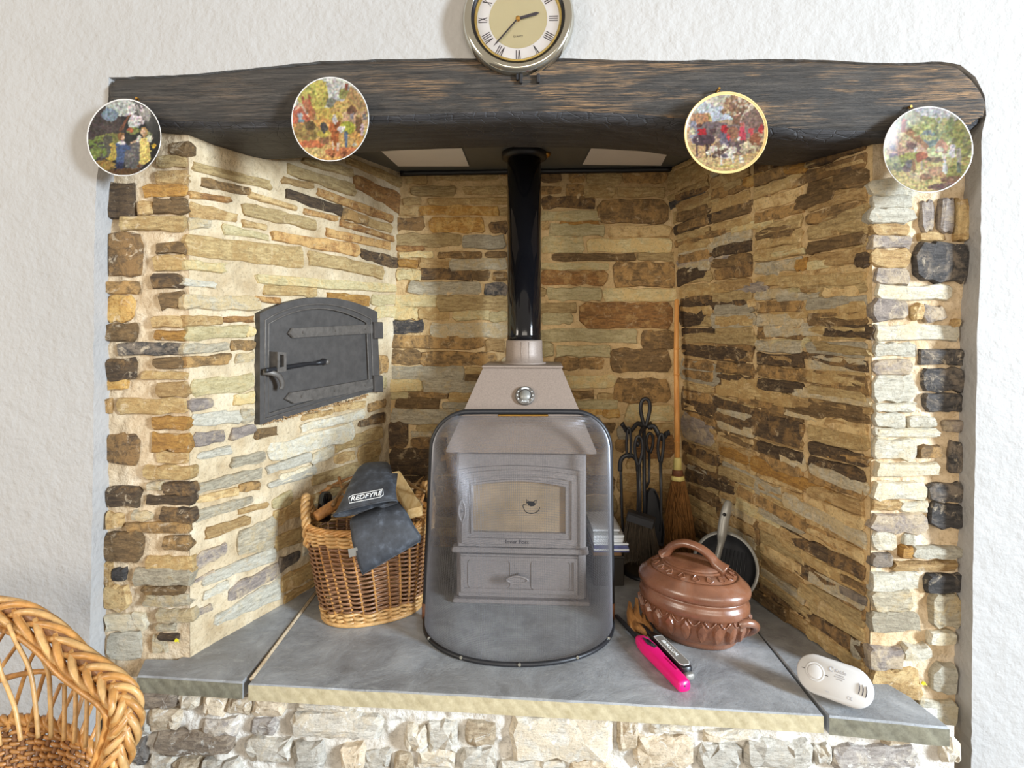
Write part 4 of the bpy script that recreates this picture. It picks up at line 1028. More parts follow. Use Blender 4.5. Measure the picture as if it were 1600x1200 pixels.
def blur3(C):
    return (C*2 + np.roll(C, 1, 0) + np.roll(C, -1, 0) + np.roll(C, 1, 1) + np.roll(C, -1, 1)) / 6
def print_mat(name):
    m = NT(name); a = m.n('ShaderNodeVertexColor'); a.layer_name = 'print'
    m.b.inputs['Coat Weight'].default_value = 0.03; m.b.inputs['Coat Roughness'].default_value = 0.1; m.b.inputs['Specular IOR Level'].default_value = 0.16
    return m.done(a.outputs['Color'], 0.36)
M_PRINT = print_mat('glazed_print')
def plate(px, py, rpx, d, ops, bg, seed, label, rim_mat, rim_w, tilt=0.0, yaw=0.0, hook=(0, 0), squash=1.0):
    d0 = d; c = P(px, py, d0); r = rpx * d0 / F
    root = thing('decorative_plate', c, label, 'plate', 'round painted plates hung along the beam')
    M = Matrix.Translation(c) @ Matrix.Rotation(math.atan(FB) + yaw, 4, 'Z') @ Matrix.Rotation(tilt, 4, 'X') @ Matrix.Rotation(PI/2, 4, 'X')
    if True: M = M @ Matrix.Diagonal((squash, 1, 1, 1))
    dish = lambda q: -0.002 + 0.0075 * max(0, (q - 0.62) / 0.38)**1.3
    prof = [(0.0, -0.007), (0.5*r, -0.007), (0.62*r, -0.006), (0.985*r, 0.003), (r, 0.0055), (0.992*r, 0.0068)] + [(q*r, dish(q)) for q in (0.97, 0.93, 0.85, 0.75, 0.62, 0.3)] + [(0.0, dish(0))]
    mb = MB(); lathe(mb, prof, 72, M=M, cap=False); mb.build('plate_body', rim_mat, root, True)
    Cc = paint_plate(seed, ops, bg); n = Cc.shape[0]; R_ = r * (1 - rim_w); vs = []; ids = -np.ones((n, n), int); cols = []
    for j in range(n):
        for i in range(n):
            x, y = -1 + 2*i/(n-1), -1 + 2*j/(n-1); q = math.hypot(x, y)
            if q <= 1.0: ids[j, i] = len(vs); qq = q * (1 - rim_w); vs.append(M @ Vector((x*R_, y*R_, dish(qq) + 0.0006))); cols.append(Cc[j, i])
    fs = []
    for j in range(n - 1):
        for i in range(n - 1):
            f = (ids[j, i], ids[j, i+1], ids[j+1, i+1], ids[j+1, i])
            if min(f) >= 0: fs.append(f)
            elif sorted(f)[1] >= 0: fs.append(tuple(k for k in f if k >= 0))
    mb = MB(); mb.add(vs, fs); o = mb.build('picture', M_PRINT, root, True)
    at = o.data.color_attributes.new('print', 'FLOAT_COLOR', 'POINT')
    arr = np.array(cols) / 255.0; arr = np.where(arr <= 0.04045, arr / 12.92, ((arr + 0.055) / 1.055)**2.4)
    buf = np.ones((len(cols), 4), np.float32); buf[:, :3] = arr; at.data.foreach_set('color', buf.ravel())
    if hook[1] < -rpx + 2:
        mb = MB(); k = d0 / F; hx, hy = hook[0]*k, -hook[1]*k
        top = c + Vector((hx, 0.014, r * 0.99)); nail = c + Vector((hx, 0.022, hy))
        for s in (-1, 1): tube(mb, spline([top + Vector((s*0.004, -0.008, -0.004)), top + Vector((s*0.0045, 0.002, 0.006)), nail + Vector((0, -0.004, 0.0))], 4), 0.0012, 5)
        tube(mb, [nail + Vector((0, 0.02, 0.002)), nail + Vector((0, -0.010, 0))], [0.0022, 0.0032], 7); mb.build('wire_hanger', M_BRASS, root)
    return root
G = (66,78,52)
ops1 = [('e',-.55,.1,.5,.75,(62,54,56)),('e',-.1,.8,.42,.22,(196,204,200)),('e',-.42,.62,.22,.16,(120,140,160)),('e',.22,.42,.15,.2,(206,216,212)),('p',[(-.1,.2),(.12,.62),(.06,.62),(-.2,.2)],(120,72,54)),
 ('e',.2,.2,.18,.1,(120,128,70)),('e',.13,.22,.1,.06,(170,84,56)),('e',-.45,-.05,.32,.2,(120,122,62)),('e',-.38,-.35,.24,.24,(196,168,70)),('e',-.62,-.3,.2,.24,(74,76,72)),('e',-.5,-.02,.14,.12,(70,70,60)),
 ('d',-.75,-.25,.2,.3,26,.05,(110,128,66)),('e',-.6,-.72,.35,.14,(150,120,62)),('e',.25,-.5,.3,.42,(86,86,92)),('d',.25,-.55,.28,.35,22,.035,(120,118,112)),('e',.0,-.9,.5,.1,(84,60,40)),
 ('d',.32,.62,.28,.28,46,.035,(238,218,226)),('e',.62,.62,.1,.2,(150,150,146)),('p',[(.25,.8),(.55,.45),(.6,.5),(.34,.82)],(140,138,134)),('e',.6,.05,.12,.14,(120,130,90)),
 ('p',[(-.27,-.12),(-.02,-.12),(.14,-.26),(.12,-.32),(-.02,-.28),(-.06,-.7),(-.26,-.7)],(52,78,128)),('e',-.17,-.72,.12,.1,(36,44,80)),('e',-.12,-.12,.12,.05,(226,226,228)),('e',-.14,.06,.1,.11,(128,84,46)),('e',-.08,.02,.05,.07,(222,178,146)),
 ('p',[(.12,-.1),(.35,-.03),(.36,-.07),(.14,-.15)],(226,186,150)),('p',[(.38,0),(.62,0),(.72,-.6),(.55,-.72),(.38,-.68)],(242,216,122)),('e',.35,-.02,.07,.09,(244,240,222)),('e',.66,-.02,.08,.1,(240,240,214)),('e',.5,.16,.1,.13,(196,154,98)),('e',.48,.16,.06,.09,(236,196,164)),('e',.78,-.22,.09,.06,(240,200,60)),('e',.4,-.74,.08,.05,(110,70,46))]
ops2 = [('p',[(-1,0),(-1,.2),(1,.2),(1,1),(-1,1)],(226,220,206)),('e',.1,.75,.6,.3,(206,206,200)),('e',-.45,.6,.4,.4,(178,164,84)),('e',-.3,.75,.22,.2,(206,190,96)),('e',.02,.42,.14,.13,(124,126,116)),('e',.36,.62,.16,.13,(140,140,84)),('p',[(-.4,.0),(.3,.0),(.3,.3),(-.4,.3)],(206,176,88)),
 ('p',[(-1,-.1),(-1,.25),(-.8,.42),(-.55,.1),(-.55,-.1)],(184,92,70)),('p',[(-.98,.18),(-.78,.44),(-.54,.1),(-.6,.08),(-.78,.34)],(228,190,160)),('p',[(-.75,.42),(-.62,.55),(-.4,.2),(-.45,0),(-.55,.05)],(170,104,72)),('p',[(-.74,.4),(-.69,.4),(-.69,.6),(-.74,.6)],(150,70,52)),('p',[(-.58,.4),(-.53,.4),(-.53,.6),(-.58,.6)],(150,70,52)),('e',-.8,.12,.07,.07,(190,200,206)),('p',[(-.85,-.04),(-.7,-.04),(-.7,.04),(-.85,.04)],(120,150,160)),
 ('p',[(.0,.2),(.12,.45),(.35,.45),(.5,.7),(.7,.66),(1,.35),(1,.15),(.4,.2)],(200,166,98)),('p',[(.42,.55),(.55,.8),(.75,.6),(.95,.3),(.75,.25)],(176,140,92)),('p',[(.4,.7),(.47,.7),(.47,.86),(.4,.86)],(150,74,60)),('p',[(.3,-.12),(.3,.2),(.95,.2),(.95,-.2)],(214,176,140)),('e',.55,.22,.12,.12,(110,76,58)),('p',[(.62,.06),(.74,.2),(.86,.02)],(200,160,110)),('p',[(.64,-.45),(.64,.05),(.82,.05),(.82,-.45)],(120,88,62)),('p',[(.5,.02),(.6,.02),(.6,.15),(.5,.15)],(140,130,140)),('p',[(.84,-.02),(.97,-.02),(.97,.12),(.84,.12)],(110,104,110)),
 ('p',[(-1,-.1),(-.2,.05),(.3,-.05),(1,-.5),(1,-1),(-1,-1)],(214,158,88)),('e',-.05,-.62,.75,.3,(222,176,108)),('e',-.62,-.3,.35,.2,(170,146,84)),('d',-.7,-.25,.3,.18,24,.06,(140,112,66)),('e',-.5,-.58,.34,.1,(196,108,70)),('e',.3,-.78,.5,.12,(200,120,78)),('e',-.45,-.8,.3,.14,(222,190,120)),('e',-.55,-.12,.14,.12,(90,74,50)),
 ('e',.42,-.2,.22,.16,(168,166,62)),('e',.15,.02,.12,.07,(150,120,70)),('p',[(-.38,-.3),(-.06,-.36),(-.06,-.6),(-.3,-.56)],(140,98,70)),('e',-.2,-.33,.18,.08,(196,172,80)),('e',-.2,-.18,.09,.13,(70,66,66)),('e',.04,-.18,.1,.14,(190,104,58)),('e',.14,-.15,.09,.12,(150,76,44)),('e',.12,-.42,.13,.2,(166,88,48)),('e',.28,-.42,.1,.18,(204,158,96)),('p',[(.02,-.5),(.06,-.5),(.06,-.72),(.02,-.72)],(226,206,180)),('p',[(.14,-.55),(.2,-.55),(.2,-.74),(.14,-.74)],(230,210,190)),('e',.26,-.22,.1,.08,(236,226,220)),('p',[(.33,-.3),(.44,-.3),(.42,-.68),(.36,-.68)],(96,112,140)),('e',.82,-.26,.05,.16,(216,190,200)),('d',.1,-.85,.35,.1,8,.035,(110,60,40)),('e',.62,-.62,.06,.04,(206,190,180)),('e',.1,.02,.06,.12,(210,200,204))]
ops3 = [('p',[(-1,.1),(-1,1),(1,1),(1,.1)],(216,206,200)),('e',-.25,.65,.5,.3,(214,222,230)),('e',.0,.85,.5,.15,(226,214,196)),('e',-.1,.4,.3,.3,(206,218,232)),('e',.45,.7,.5,.32,(206,166,126)),('d',.4,.7,.5,.28,60,.045,(146,108,84)),('d',.45,.6,.4,.3,24,.05,(236,222,200)),('p',[(-1,.0),(-.85,.52),(-.4,.55),(-.3,.3),(-.3,.0)],(196,138,96)),('p',[(-.42,.55),(-.3,.3),(-.3,-.05),(-.42,0)],(222,196,120)),('e',-.0,.22,.4,.14,(196,166,136)),
 ('p',[(.18,.1),(.2,.4),(.08,.5),(.3,.45),(.5,.62),(.4,.38),(.36,.1)],(128,92,76)),('e',.75,.3,.34,.3,(140,110,104)),('e',-.3,.12,.5,.2,(120,104,110)),('e',.2,.02,.6,.2,(132,112,112)),('p',[(-1,-.2),(1,-.25),(1,-1),(-1,-1)],(216,176,122)),('e',.3,-.35,.62,.22,(150,118,100)),('e',.0,-.75,.8,.16,(222,188,134)),
 ('e',-.82,.05,.12,.3,(150,150,166)),('e',-.85,.05,.09,.1,(214,196,160)),('p',[(-.72,.1),(-.5,.16),(-.46,-.05),(-.62,-.2),(-.7,-.05)],(200,28,44)),('e',-.66,.22,.06,.07,(90,50,48)),('e',-.55,-.16,.3,.14,(72,52,66)),('p',[(-.4,-.05),(-.22,.05),(-.24,.14),(-.4,.1)],(82,58,66)),('d',-.55,-.4,.3,.22,1,.01,(72,52,66)),('p',[(-.75,-.2),(-.7,-.2),(-.7,-.62),(-.75,-.62)],(84,58,60)),('p',[(-.5,-.2),(-.43,-.2),(-.45,-.66),(-.49,-.66)],(64,44,52)),('p',[(-.4,-.2),(-.34,-.2),(-.37,-.62),(-.4,-.62)],(70,48,54)),('p',[(-.72,-.1),(-.68,-.1),(-.68,-.2),(-.72,-.2)],(236,226,216)),
 ('e',.0,-.1,.16,.26,(118,108,128)),('e',-.02,.12,.08,.12,(184,30,44)),('e',.2,.02,.16,.16,(166,110,84)),('e',.08,-.1,.05,.08,(210,60,66)),('p',[(.38,.2),(.5,.2),(.54,-.2),(.36,-.18)],(216,66,88)),('e',.44,.22,.06,.06,(206,110,100)),('e',.36,-.16,.05,.09,(240,232,226)),('e',.75,-.18,.14,.18,(160,92,68)),('e',.66,.04,.06,.1,(214,70,80)),('e',.9,.08,.06,.12,(206,50,60)),('e',.35,-.35,.3,.15,(110,88,92)),
 ('d',-.1,-.45,.35,.14,40,.045,(236,226,206)),('d',-.05,-.5,.3,.12,14,.04,(96,74,66)),('d',.6,-.4,.3,.16,24,.045,(226,208,170)),('p',[(-.12,-.55),(.18,-.5),(.24,-.62),(.2,-.82),(.16,-.64),(-.06,-.66),(-.08,-.82),(-.12,-.8)],(240,232,222)),('e',-.02,-.58,.09,.05,(92,82,100)),('e',.42,-.7,.07,.1,(234,222,206)),('p',[(-.2,-.9),(.22,-.9),(.22,-.81),(-.2,-.81)],(240,228,146)),('p',[(-.1,-.868),(.12,-.868),(.12,-.845),(-.1,-.845)],(170,150,70))]
ops4 = [('e',0,.6,1,.5,(226,224,214)),('e',.0,.85,.5,.2,(216,214,218)),('e',-.1,.55,.4,.26,(172,176,104)),('e',-.5,.75,.4,.2,(186,184,150)),('e',.05,.28,.22,.2,(142,160,160)),('e',.5,.45,.3,.26,(146,158,110)),('e',.82,.3,.25,.5,(140,138,98)),('d',.7,.3,.35,.4,30,.07,(166,166,96)),('p',[(-.95,-.1),(-.9,.3),(-.55,.45),(-.2,.2),(.08,-.05),(-.2,-.2)],(214,174,146)),('p',[(-.92,.32),(-.78,.56),(-.5,.5),(-.12,.22),(.02,.0),(-.1,.2),(-.42,.24),(-.5,.06),(-.7,.42)],(228,208,160)),('p',[(-.5,.45),(-.4,.6),(.08,.1),(.0,.02)],(170,122,86)),('p',[(-.58,.45),(-.47,.45),(-.47,.74),(-.58,.74)],(184,96,76)),
 ('p',[(-.85,.02),(-.7,.02),(-.7,.14),(-.85,.14)],(110,92,104)),('p',[(-.85,-.18),(-.64,-.18),(-.64,-.06),(-.85,-.06)],(120,92,110)),('e',-.35,.12,.1,.08,(120,90,84)),('p',[(-.28,-.15),(-.2,-.15),(-.2,.08),(-.28,.08)],(240,228,220)),('p',[(.2,-.05),(.22,.15),(.36,.3),(.5,.1),(.48,-.08)],(208,150,120)),('e',.32,.02,.08,.07,(236,226,206)),
 ('p',[(-1,-.25),(-.4,-.2),(.4,-.15),(1,-.2),(1,-1),(-1,-1)],(206,190,118)),('e',-.6,-.3,.34,.18,(160,164,100)),('e',-.3,-.12,.3,.08,(178,178,92)),('e',.1,-.72,.75,.32,(226,206,140)),('e',-.1,-.6,.3,.12,(232,212,160)),('e',.35,-.5,.3,.12,(196,150,110)),('e',.0,-.62,.14,.08,(166,116,84)),('e',.75,-.55,.3,.2,(170,170,100)),('e',.5,-.88,.5,.1,(132,104,98)),('e',.6,-.7,.3,.08,(150,112,92)),
 ('e',-.14,-.16,.1,.12,(170,86,58)),('e',-.04,-.14,.1,.1,(196,110,76)),('p',[(-.12,-.25),(-.08,-.25),(-.08,-.44),(-.12,-.44)],(232,206,180)),('p',[(-.02,-.22),(.02,-.22),(.02,-.42),(-.02,-.42)],(200,150,120)),('e',.2,-.22,.2,.06,(130,106,80)),('p',[(.4,-.2),(.44,-.2),(.5,-.5),(.44,-.58),(.37,-.5)],(240,236,232)),('e',.41,-.14,.05,.07,(236,220,200)),('e',.6,-.02,.08,.16,(236,228,236)),('p',[(.7,.05),(.78,.05),(.78,-.35),(.72,-.5),(.68,-.4)],(206,196,186)),('p',[(.68,-.3),(.74,-.3),(.76,-.55),(.68,-.55)],(110,122,110)),('e',-.45,-.42,.12,.08,(130,110,104)),('e',-.4,-.3,.08,.1,(120,112,118)),('e',-.28,-.36,.04,.16,(170,120,80)),('d',-.75,-.4,.2,.1,16,.03,(120,120,90)),('d',.0,.55,.5,.3,20,.05,(206,206,140))]
plate(196, 216, 60.5, DP(196, WA) - 0.038, ops1, (44,44,44), 5, 'leftmost plate showing a boy in blue and a girl in yellow', M_CHINA, 0.025, hook=(12, -66))
plate(517, 187.5, 65, DP(517, WA) - 0.045, ops2, (210,180,120), 7, 'plate on the beam showing a horse cart between thatched cottages', M_CHINA, 0.02, tilt=0.04, squash=0.95)
plate(1133, 208.5, 64, DP(1133, WA) - 0.05, [o[:-1] + (tuple(x*.88 for x in o[-1]),) for o in ops3], (190,160,130), 9, 'gold rimmed plate showing huntsmen in red coats with hounds', M_CHINAG, 0.065, hook=(-6, -74))
plate(1447.5, 235, 67.5, DP(1447, WA) - 0.034, [o[:-1] + (tuple(x*.82 for x in o[-1]),) for o in ops4], (190,190,140), 12, 'rightmost plate showing a thatched cottage and a green lane', M_CHINA, 0.02, hook=(-18, -72))
# ------------------------------------------------------------------ log basket
bk = thing('log_basket', (-0.462, 1.835, HZ), 'oval brown and honey wicker log basket with twisted rim at left of the stove', 'basket')
BH = 0.292
def bring(t):                                        # centre, half axes, at relative height t
    c = Vector((-0.458 - 0.014 * t, 1.835 + 0.02 * t, HZ + 0.007 + BH * t)); a = 0.150 + 0.050 * max(t, 0.0)**0.8; b = 0.110 + 0.055 * t
    ang = math.radians(22 - 12 * t); return c, a, b, ang
def bpt(t, th, off=0.0):
    c, a, b, g = bring(t); e = 2.3
    x = (a + off) * math.copysign(abs(math.cos(th))**(2/e), math.cos(th)); y = (b + off) * math.copysign(abs(math.sin(th))**(2/e), math.sin(th))
    return c + Vector((x * math.cos(g) - y * math.sin(g), x * math.sin(g) + y * math.cos(g), 0))
NS = 30
for k in range(NS):
    th = 2*PI*(k + 0.5)/NS; mb = MB()
    tube(mb, [bpt(t, th, 0.0) for t in (0.02, 0.25, 0.5, 0.75, 0.97)], 0.0042, 6); mb.build('stake', M_WICK, bk, True)
def weaver(mb, t, phase, r, n_per=6, amp=0.0062, jit=0.0):
    pts = []; N = NS * n_per
    for i in range(N):
        th = 2*PI*i/N; s = math.sin(PI * (i / n_per) + phase * PI + PI/2)
        pts.append(bpt(t + 0.012*math.cos(PI*(i/n_per)/2 + phase) + jit*noise.noise(Vector((i*0.05, t*50, 0))), th + 0.004*R.uniform(-1,1), amp * s))
    tube(mb, pts, r, 5, True)
mb = MB(); nrow = 30
for k in range(nrow): weaver(mb, 0.13 + 0.70 * k / (nrow - 1), k % 2, 0.0036, jit=0.004)
wv = mb.build('weave', M_WICKD, bk, True); wv['kind'] = 'stuff'
mb = MB()
for k in range(5): weaver(mb, 0.01 + 0.022 * k, k % 2, 0.0052, amp=0.0075)
tube(mb, [bpt(0.0, 2*PI*i/80, 0.008) for i in range(80)], 0.007, 6, True)
mb.build('base_border', M_WICKL, bk, True)
mb = MB()
for k in range(7): weaver(mb, 0.845 + 0.020 * k, k % 2, 0.0056, amp=0.0075, jit=0.004)
mb.build('rim_band', M_WICKL, bk, True)
mb = MB()
for s in range(4):
    pts = []
    for i in range(160):
        th = 2*PI*i/160; a = 26*th/2 + s*PI/2
        pts.append(bpt(0.99, th, 0.006*math.cos(a)) + Vector((0, 0, 0.006*math.sin(a))))
    tube(mb, pts, 0.0052, 5, True)
mb.build('rim_braid', M_WICK, bk, True)
mb = MB(); base = [bpt(0.03, 2*PI*i/48, -0.004) for i in range(48)]; mb.add(base, [tuple(range(48))]); mb.build('basket_floor', M_WICKD, bk)
def rope(mb, path, rad, strands, turns, r, ph=0.0):
    T, U = frames(path)
    for s in range(strands):
        pts = []
        for i, p in enumerate(path):
            a = 2*PI*(turns*i/(len(path)-1) + s/strands) + ph; V = T[i].cross(U[i]); pts.append(p + (U[i]*math.cos(a) + V*math.sin(a))*rad)
        tube(mb, pts, r, 6)
for (th0, hgt) in ((PI + 0.05, 0.085), (0.42, 0.085)):
    a0, a1 = bpt(0.95, th0 - 0.33), bpt(0.95, th0 + 0.33); out = (bpt(1, th0, 0.02) - bpt(1, th0)).normalized()
    mid = (a0 + a1)/2; path = spline([a0 - Vector((0,0,.05)), a0 + Vector((0,0,.02)) + out*0.006, mid + (a0-mid)*0.62 + Vector((0,0,hgt*0.72)) + out*0.012, mid + Vector((0,0,hgt)) + out*0.014, mid + (a1-mid)*0.62 + Vector((0,0,hgt*0.72)) + out*0.012, a1 + Vector((0,0,.02)) + out*0.006, a1 - Vector((0,0,.05))], 10)
    mb = MB(); rope(mb, path, 0.0085, 3, 5, 0.0072); mb.build('handle', M_WICKL, bk, True)
# kindling lying in the basket
KS = random.Random(4)
sticks = [((500,772,1.93),(552,745,2.0),.008),((520,790,1.78),(560,742,1.98),.007),((512,760,1.95),(575,768,1.9),.006),((530,746,1.98),(541,775,1.9),.006),
 ((636,752,1.98),(664,768,1.86),.007),((640,768,1.95),(662,745,2.02),.006),((648,800,1.85),(662,772,1.9),.008),((640,780,1.86),(660,790,1.84),.006),((632,760,2.0),(660,758,1.97),.007),((652,806,1.83),(634,775,1.9),.006)]
KL = ['long thin kindling stick rising from the left rim to the back of the basket', 'kindling stick slanting up behind the ochre log end', 'nearly level kindling stick lying left of the upper gauntlet',
 'short kindling stick standing up left of the upper gauntlet', 'kindling stick sloping down to the right beside the pale timber', 'kindling stick sloping up to the right handle of the basket', 'lowest kindling stick crossing behind the front right rim',
 'paler split kindling stick lying right of the pale timber', 'topmost level kindling stick at the back right of the basket', 'kindling stick running along the right edge of the pale timber']
for i, (a, b, r) in enumerate(sticks):
    A_, B_ = P(*a), P(*b); m_ = (A_ + B_)/2 + Vector((KS.uniform(-.01,.01), KS.uniform(-.01,.01), KS.uniform(0,.012)))
    mb = MB(); tube(mb, spline([A_, m_, B_], 4), [r*(1 - 0.05*k) for k in range(9)], 7)
    o = mb.build('kindling_stick', M_TWIG if i % 3 else M_SPLIT, None, True); o['category'] = 'stick'
    o['label'] = KL[i]; o['group'] = 'kindling in the log basket'
# filling below: split logs that carry the rest
for i, (cx, cy, cz, L, ang, r) in enumerate(((-0.47, 1.80, .545, .24, .15, .042), (-0.48, 1.91, .55, .24, .1, .042))):
    d = Vector((math.cos(ang), math.sin(ang), 0)); s = Vector((-d.y, d.x, 0)); c = Vector((cx, cy, cz)); rings = []
    for k in range(2):
        q = c + d * (L * (k - .5)); rings.append([q + s*r*math.cos(a) * KS.uniform(.9,1.05) + Vector((0,0,r*math.sin(a) * KS.uniform(.85,1.05))) for a in [2*PI*j/7 for j in range(7)]])
    mb = MB(); loft(mb, rings); o = mb.build('split_log', M_SPLIT); o['label'] = ('split firewood log lying across the basket under the gauntlets', 'split firewood log lying across the back of the basket')[i]; o['category'] = 'log'; o['group'] = 'logs in the basket'
mb = MB(); a, b = P(493, 808, 1.76), P(518, 792, 1.80); tube(mb, [a, a + (b-a)*.06, b + (b-a)*.0, b + (b-a)*0.8], [0.014, 0.017, 0.018, 0.016], 10)
o = mb.build('log_end', M_SPLIT, None, True); o['label'] = 'ochre round log end at the left rim of the basket'; o['category'] = 'log'
tb = thing('torch', P(505, 800, 1.84), 'black cylinder standing in the basket beside its left handle', 'torch')
mb = MB(); A_, B_ = P(506, 812, 1.84), P(509, 774, 1.90); tube(mb, [A_, A_ + (B_-A_)*.06, B_ - (B_-A_)*.06, B_], [0.020, 0.023, 0.023, 0.020], 20); mb.build('barrel', M_ENAMEL, tb, True)
mb = MB(); tube(mb, [B_, B_ + (B_-A_).normalized()*0.006], [0.019, 0.017], 20); mb.build('cap', M_BLACKIRON, tb, True)
# pale timber offcut
mb = MB(); c0, c1 = P(616, 744, 1.98), P(648, 801, 1.72); ax = (c1-c0).normalized(); sd = ax.cross(Vector((0, -0.3, 1))).normalized(); up = sd.cross(ax).normalized()
if up.z < 0: up = -up
rings = [[p + sd*x*w + up*y*0.016 for x, y in ((-1,-1),(1,-1),(1,.8),(.85,1),(-.85,1),(-1,.8))] for p, w in ((c0, .020), (c0 + ax*.004, .022), (c1 - ax*.006, .026), (c1, .022))]
loft(mb, rings); o = mb.build('timber_offcut', M_PINE); o['label'] = 'pale sawn timber offcut leaning in the basket beside the gloves'; o['category'] = 'wood block'
# gauntlets
def flat_loft(mb, secs, n=22, e=2.6):
    """secs: (left point, right point, half thickness, normal)"""
    rings = []
    for l, r, h, N in secs:
        c = (l + r)/2; a = (r - l)/2; N = Vector(N).normalized()
        rings.append([c + a*math.copysign(abs(math.cos(t))**(2/e), math.cos(t)) + N*h*math.copysign(abs(math.sin(t))**(2/e), math.sin(t)) for t in [2*PI*j/n for j in range(n)]])
    return rings
g1 = thing('gauntlet', P(572, 790, 1.68), 'black suede gauntlet with a white printed name lying on top of the basket', 'glove', 'pair of fireside gauntlets')
GN = (-0.15, -0.75, 0.65)
secs = [(P(521,806,1.66), P(621,783,1.66), .019, GN), (P(526,800,1.665), P(620,776,1.67), .021, GN), (P(534,785,1.69), P(618,764,1.70), .022, GN), (P(543,766,1.73), P(615,748,1.74), .023, GN), (P(552,746,1.78), P(612,735,1.79), .023, GN), (P(560,733,1.82), P(610,727,1.83), .020, GN), (P(568,726,1.86), P(606,723,1.86), .013, GN), (P(576,724,1.88), P(600,722,1.88), .004, GN)]
R0 = flat_loft(None, secs); 
for r in R0[1:6]:
    for v in r: v += Vector(GN).normalized() * 0.004 * noise.noise(v * 14)
mb = MB(); loft(mb, R0, True, False); mb.add(R0[-1], [tuple(range(len(R0[-1])))])
cin = sum(R0[0], Vector())/len(R0[0]); inner = [cin + (v - cin)*0.90 for v in R0[0]]; deep = [cin + (v - cin)*0.80 + Vector((0, .10, .06)) for v in R0[0]]
loft(mb, [R0[0], inner, deep], True, False); mb.add(deep, [tuple(range(len(deep)))])
mb.build('shell', M_LEATHER, g1, True)
mb = MB(); tube(mb, R0[0], 0.0028, 5, True); mb.build('cuff_binding', M_LEATHER, g1, True)
# print on the back of the gauntlet, laid on its surface
from mathutils.bvhtree import BVHTree
_v = [v for r in R0 for v in r]; _n = len(R0[0]); _f = [(i*_n+j, i*_n+(j+1)%_n, (i+1)*_n+(j+1)%_n, (i+1)*_n+j) for i in range(len(R0)-1) for j in range(_n)]
_bv = BVHTree.FromPolygons(_v, _f)
def on_g1(px, py):
    o_ = Vector((0, 0, CZ)); d_ = (P(px, py, 1.0) - o_).normalized(); h = _bv.ray_cast(o_, d_)[0]; return h
_a, _b, _c, _d = on_g1(550, 783), on_g1(600, 773), on_g1(573, 784), on_g1(571, 766)
lu = (_b - _a).normalized(); gn = lu.cross(_d - _c).normalized(); gn = gn if gn.y < 0 else -gn; lv = gn.cross(lu).normalized()
lc = on_g1(572.5, 776.5) + gn * 0.004
LM = basis(lc, lu, lv, gn)
text('REDFYRE', 0.0230, LM @ Matrix.Diagonal((1.02, 1.0, 1, 1)), M_PRINTW, g1, 'printed_name', 0.0008, shear=0.15)
mb = MB(); hw_, hh_ = 0.0535, 0.0140; tube(mb, [LM @ Vector(v) for v in ((-hw_+.005, -hh_, 0), (hw_-.008, -hh_, 0), (hw_, -hh_+.006, 0), (hw_-.003, hh_, 0), (-hw_+.012, hh_, 0), (-hw_, hh_-.006, 0))], 0.0010, 5, True); mb.build('printed_border', M_PRINTW, g1)
g2 = thing('gauntlet.001', P(600, 850, 1.62), 'plain black suede gauntlet draped over the front rim of the basket', 'glove', 'pair of fireside gauntlets')
G2 = (0.1, -0.9, 0.35)
secs = [(P(548,812,1.67), P(622,784,1.70), .014, (0,-.6,.8)), (P(548,820,1.635), P(634,800,1.66), .015, G2), (P(551,845,1.61), P(645,820,1.64), .013, G2), (P(558,872,1.60), P(657,838,1.635), .012, G2), (P(563,888,1.60), P(657,842,1.635), .010, G2), (P(567,897,1.60), P(656,846,1.635), .005, G2)]
R1 = flat_loft(None, secs, 22, 3.2); mb = MB(); loft(mb, R1); mb.build('shell', M_LEATHER, g2, True)
mb = MB(); tube(mb, [r[0] for r in R1], 0.0025, 5); tube(mb, [r[11] for r in R1], 0.0025, 5); tube(mb, R1[-1], 0.0025, 5, True); mb.build('seam_binding', M_LEATHER, g2, True)
mb = MB(); prism(mb, [P(544,858,1.605), P(558,855,1.60), P(561,867,1.60), P(546,871,1.605)], -0.001, 0.002, (0, -1, 0.2)); mb.build('hanging_tab', M_GREY, g2)

# ------------------------------------------------------------------ companion set, each tool a thing of its own
TD = 2.10
std = thing('fire_tool_stand', (0.502, TD, HZ), 'black wrought iron stand with a looped handle and four hooks', 'tool stand')
mb = MB(); tube(mb, [Vector((0.502, TD, HZ + .012)), P(1006, 668, TD)], 0.0075, 8); mb.build('post', M_BLACKIRON, std, True)
mb = MB(); lathe(mb, [(0.085, 0), (0.085, 0.008), (0.07, 0.014), (0.012, 0.02)], 28, M=Matrix.Translation((0.502, TD, HZ))); mb.build('foot_plate', M_BLACKIRON, std, True)
mb = MB(); lp = lambda pts, d: [P(x, y, d) for x, y in pts]
tube(mb, spline(lp([(1007,668),(1003,652),(1001,638),(1003,627),(1008.5,623),(1014,627),(1015.5,638),(1013,652),(1009,666)], TD), 5), 0.0072, 8, flat=0.8); mb.build('loop_handle', M_BLACKIRON, std, True)
for pts, d1 in (([(1006,667),(997,662),(991,667),(986,673),(980,674),(976,668),(972,662)], TD-.05), ([(1012,668),(1021,666),(1027,675),(1032,685),(1038,683),(1042,677),(1046,676)], TD-.04), ([(1008,668),(1001,674),(999,690),(996,694)], TD-.10), ([(1010,666),(1017,662),(1018,668)], TD+.09)):
    q = [P(x, y, TD + (d1 - TD) * i/(len(pts)-1)) for i, (x, y) in enumerate(pts)]
    mb = MB(); tube(mb, spline(q, 4), [0.0095]*(4*len(q)-7) + [0.008, 0.009, 0.010, 0.0115], 7, flat=0.55); mb.build('hook_arm', M_BLACKIRON, std, True)
tg = thing('fire_tongs', P(983, 800, TD-.04), 'black iron fire tongs hanging at the left of the tool stand', 'tongs'); D = TD - .045
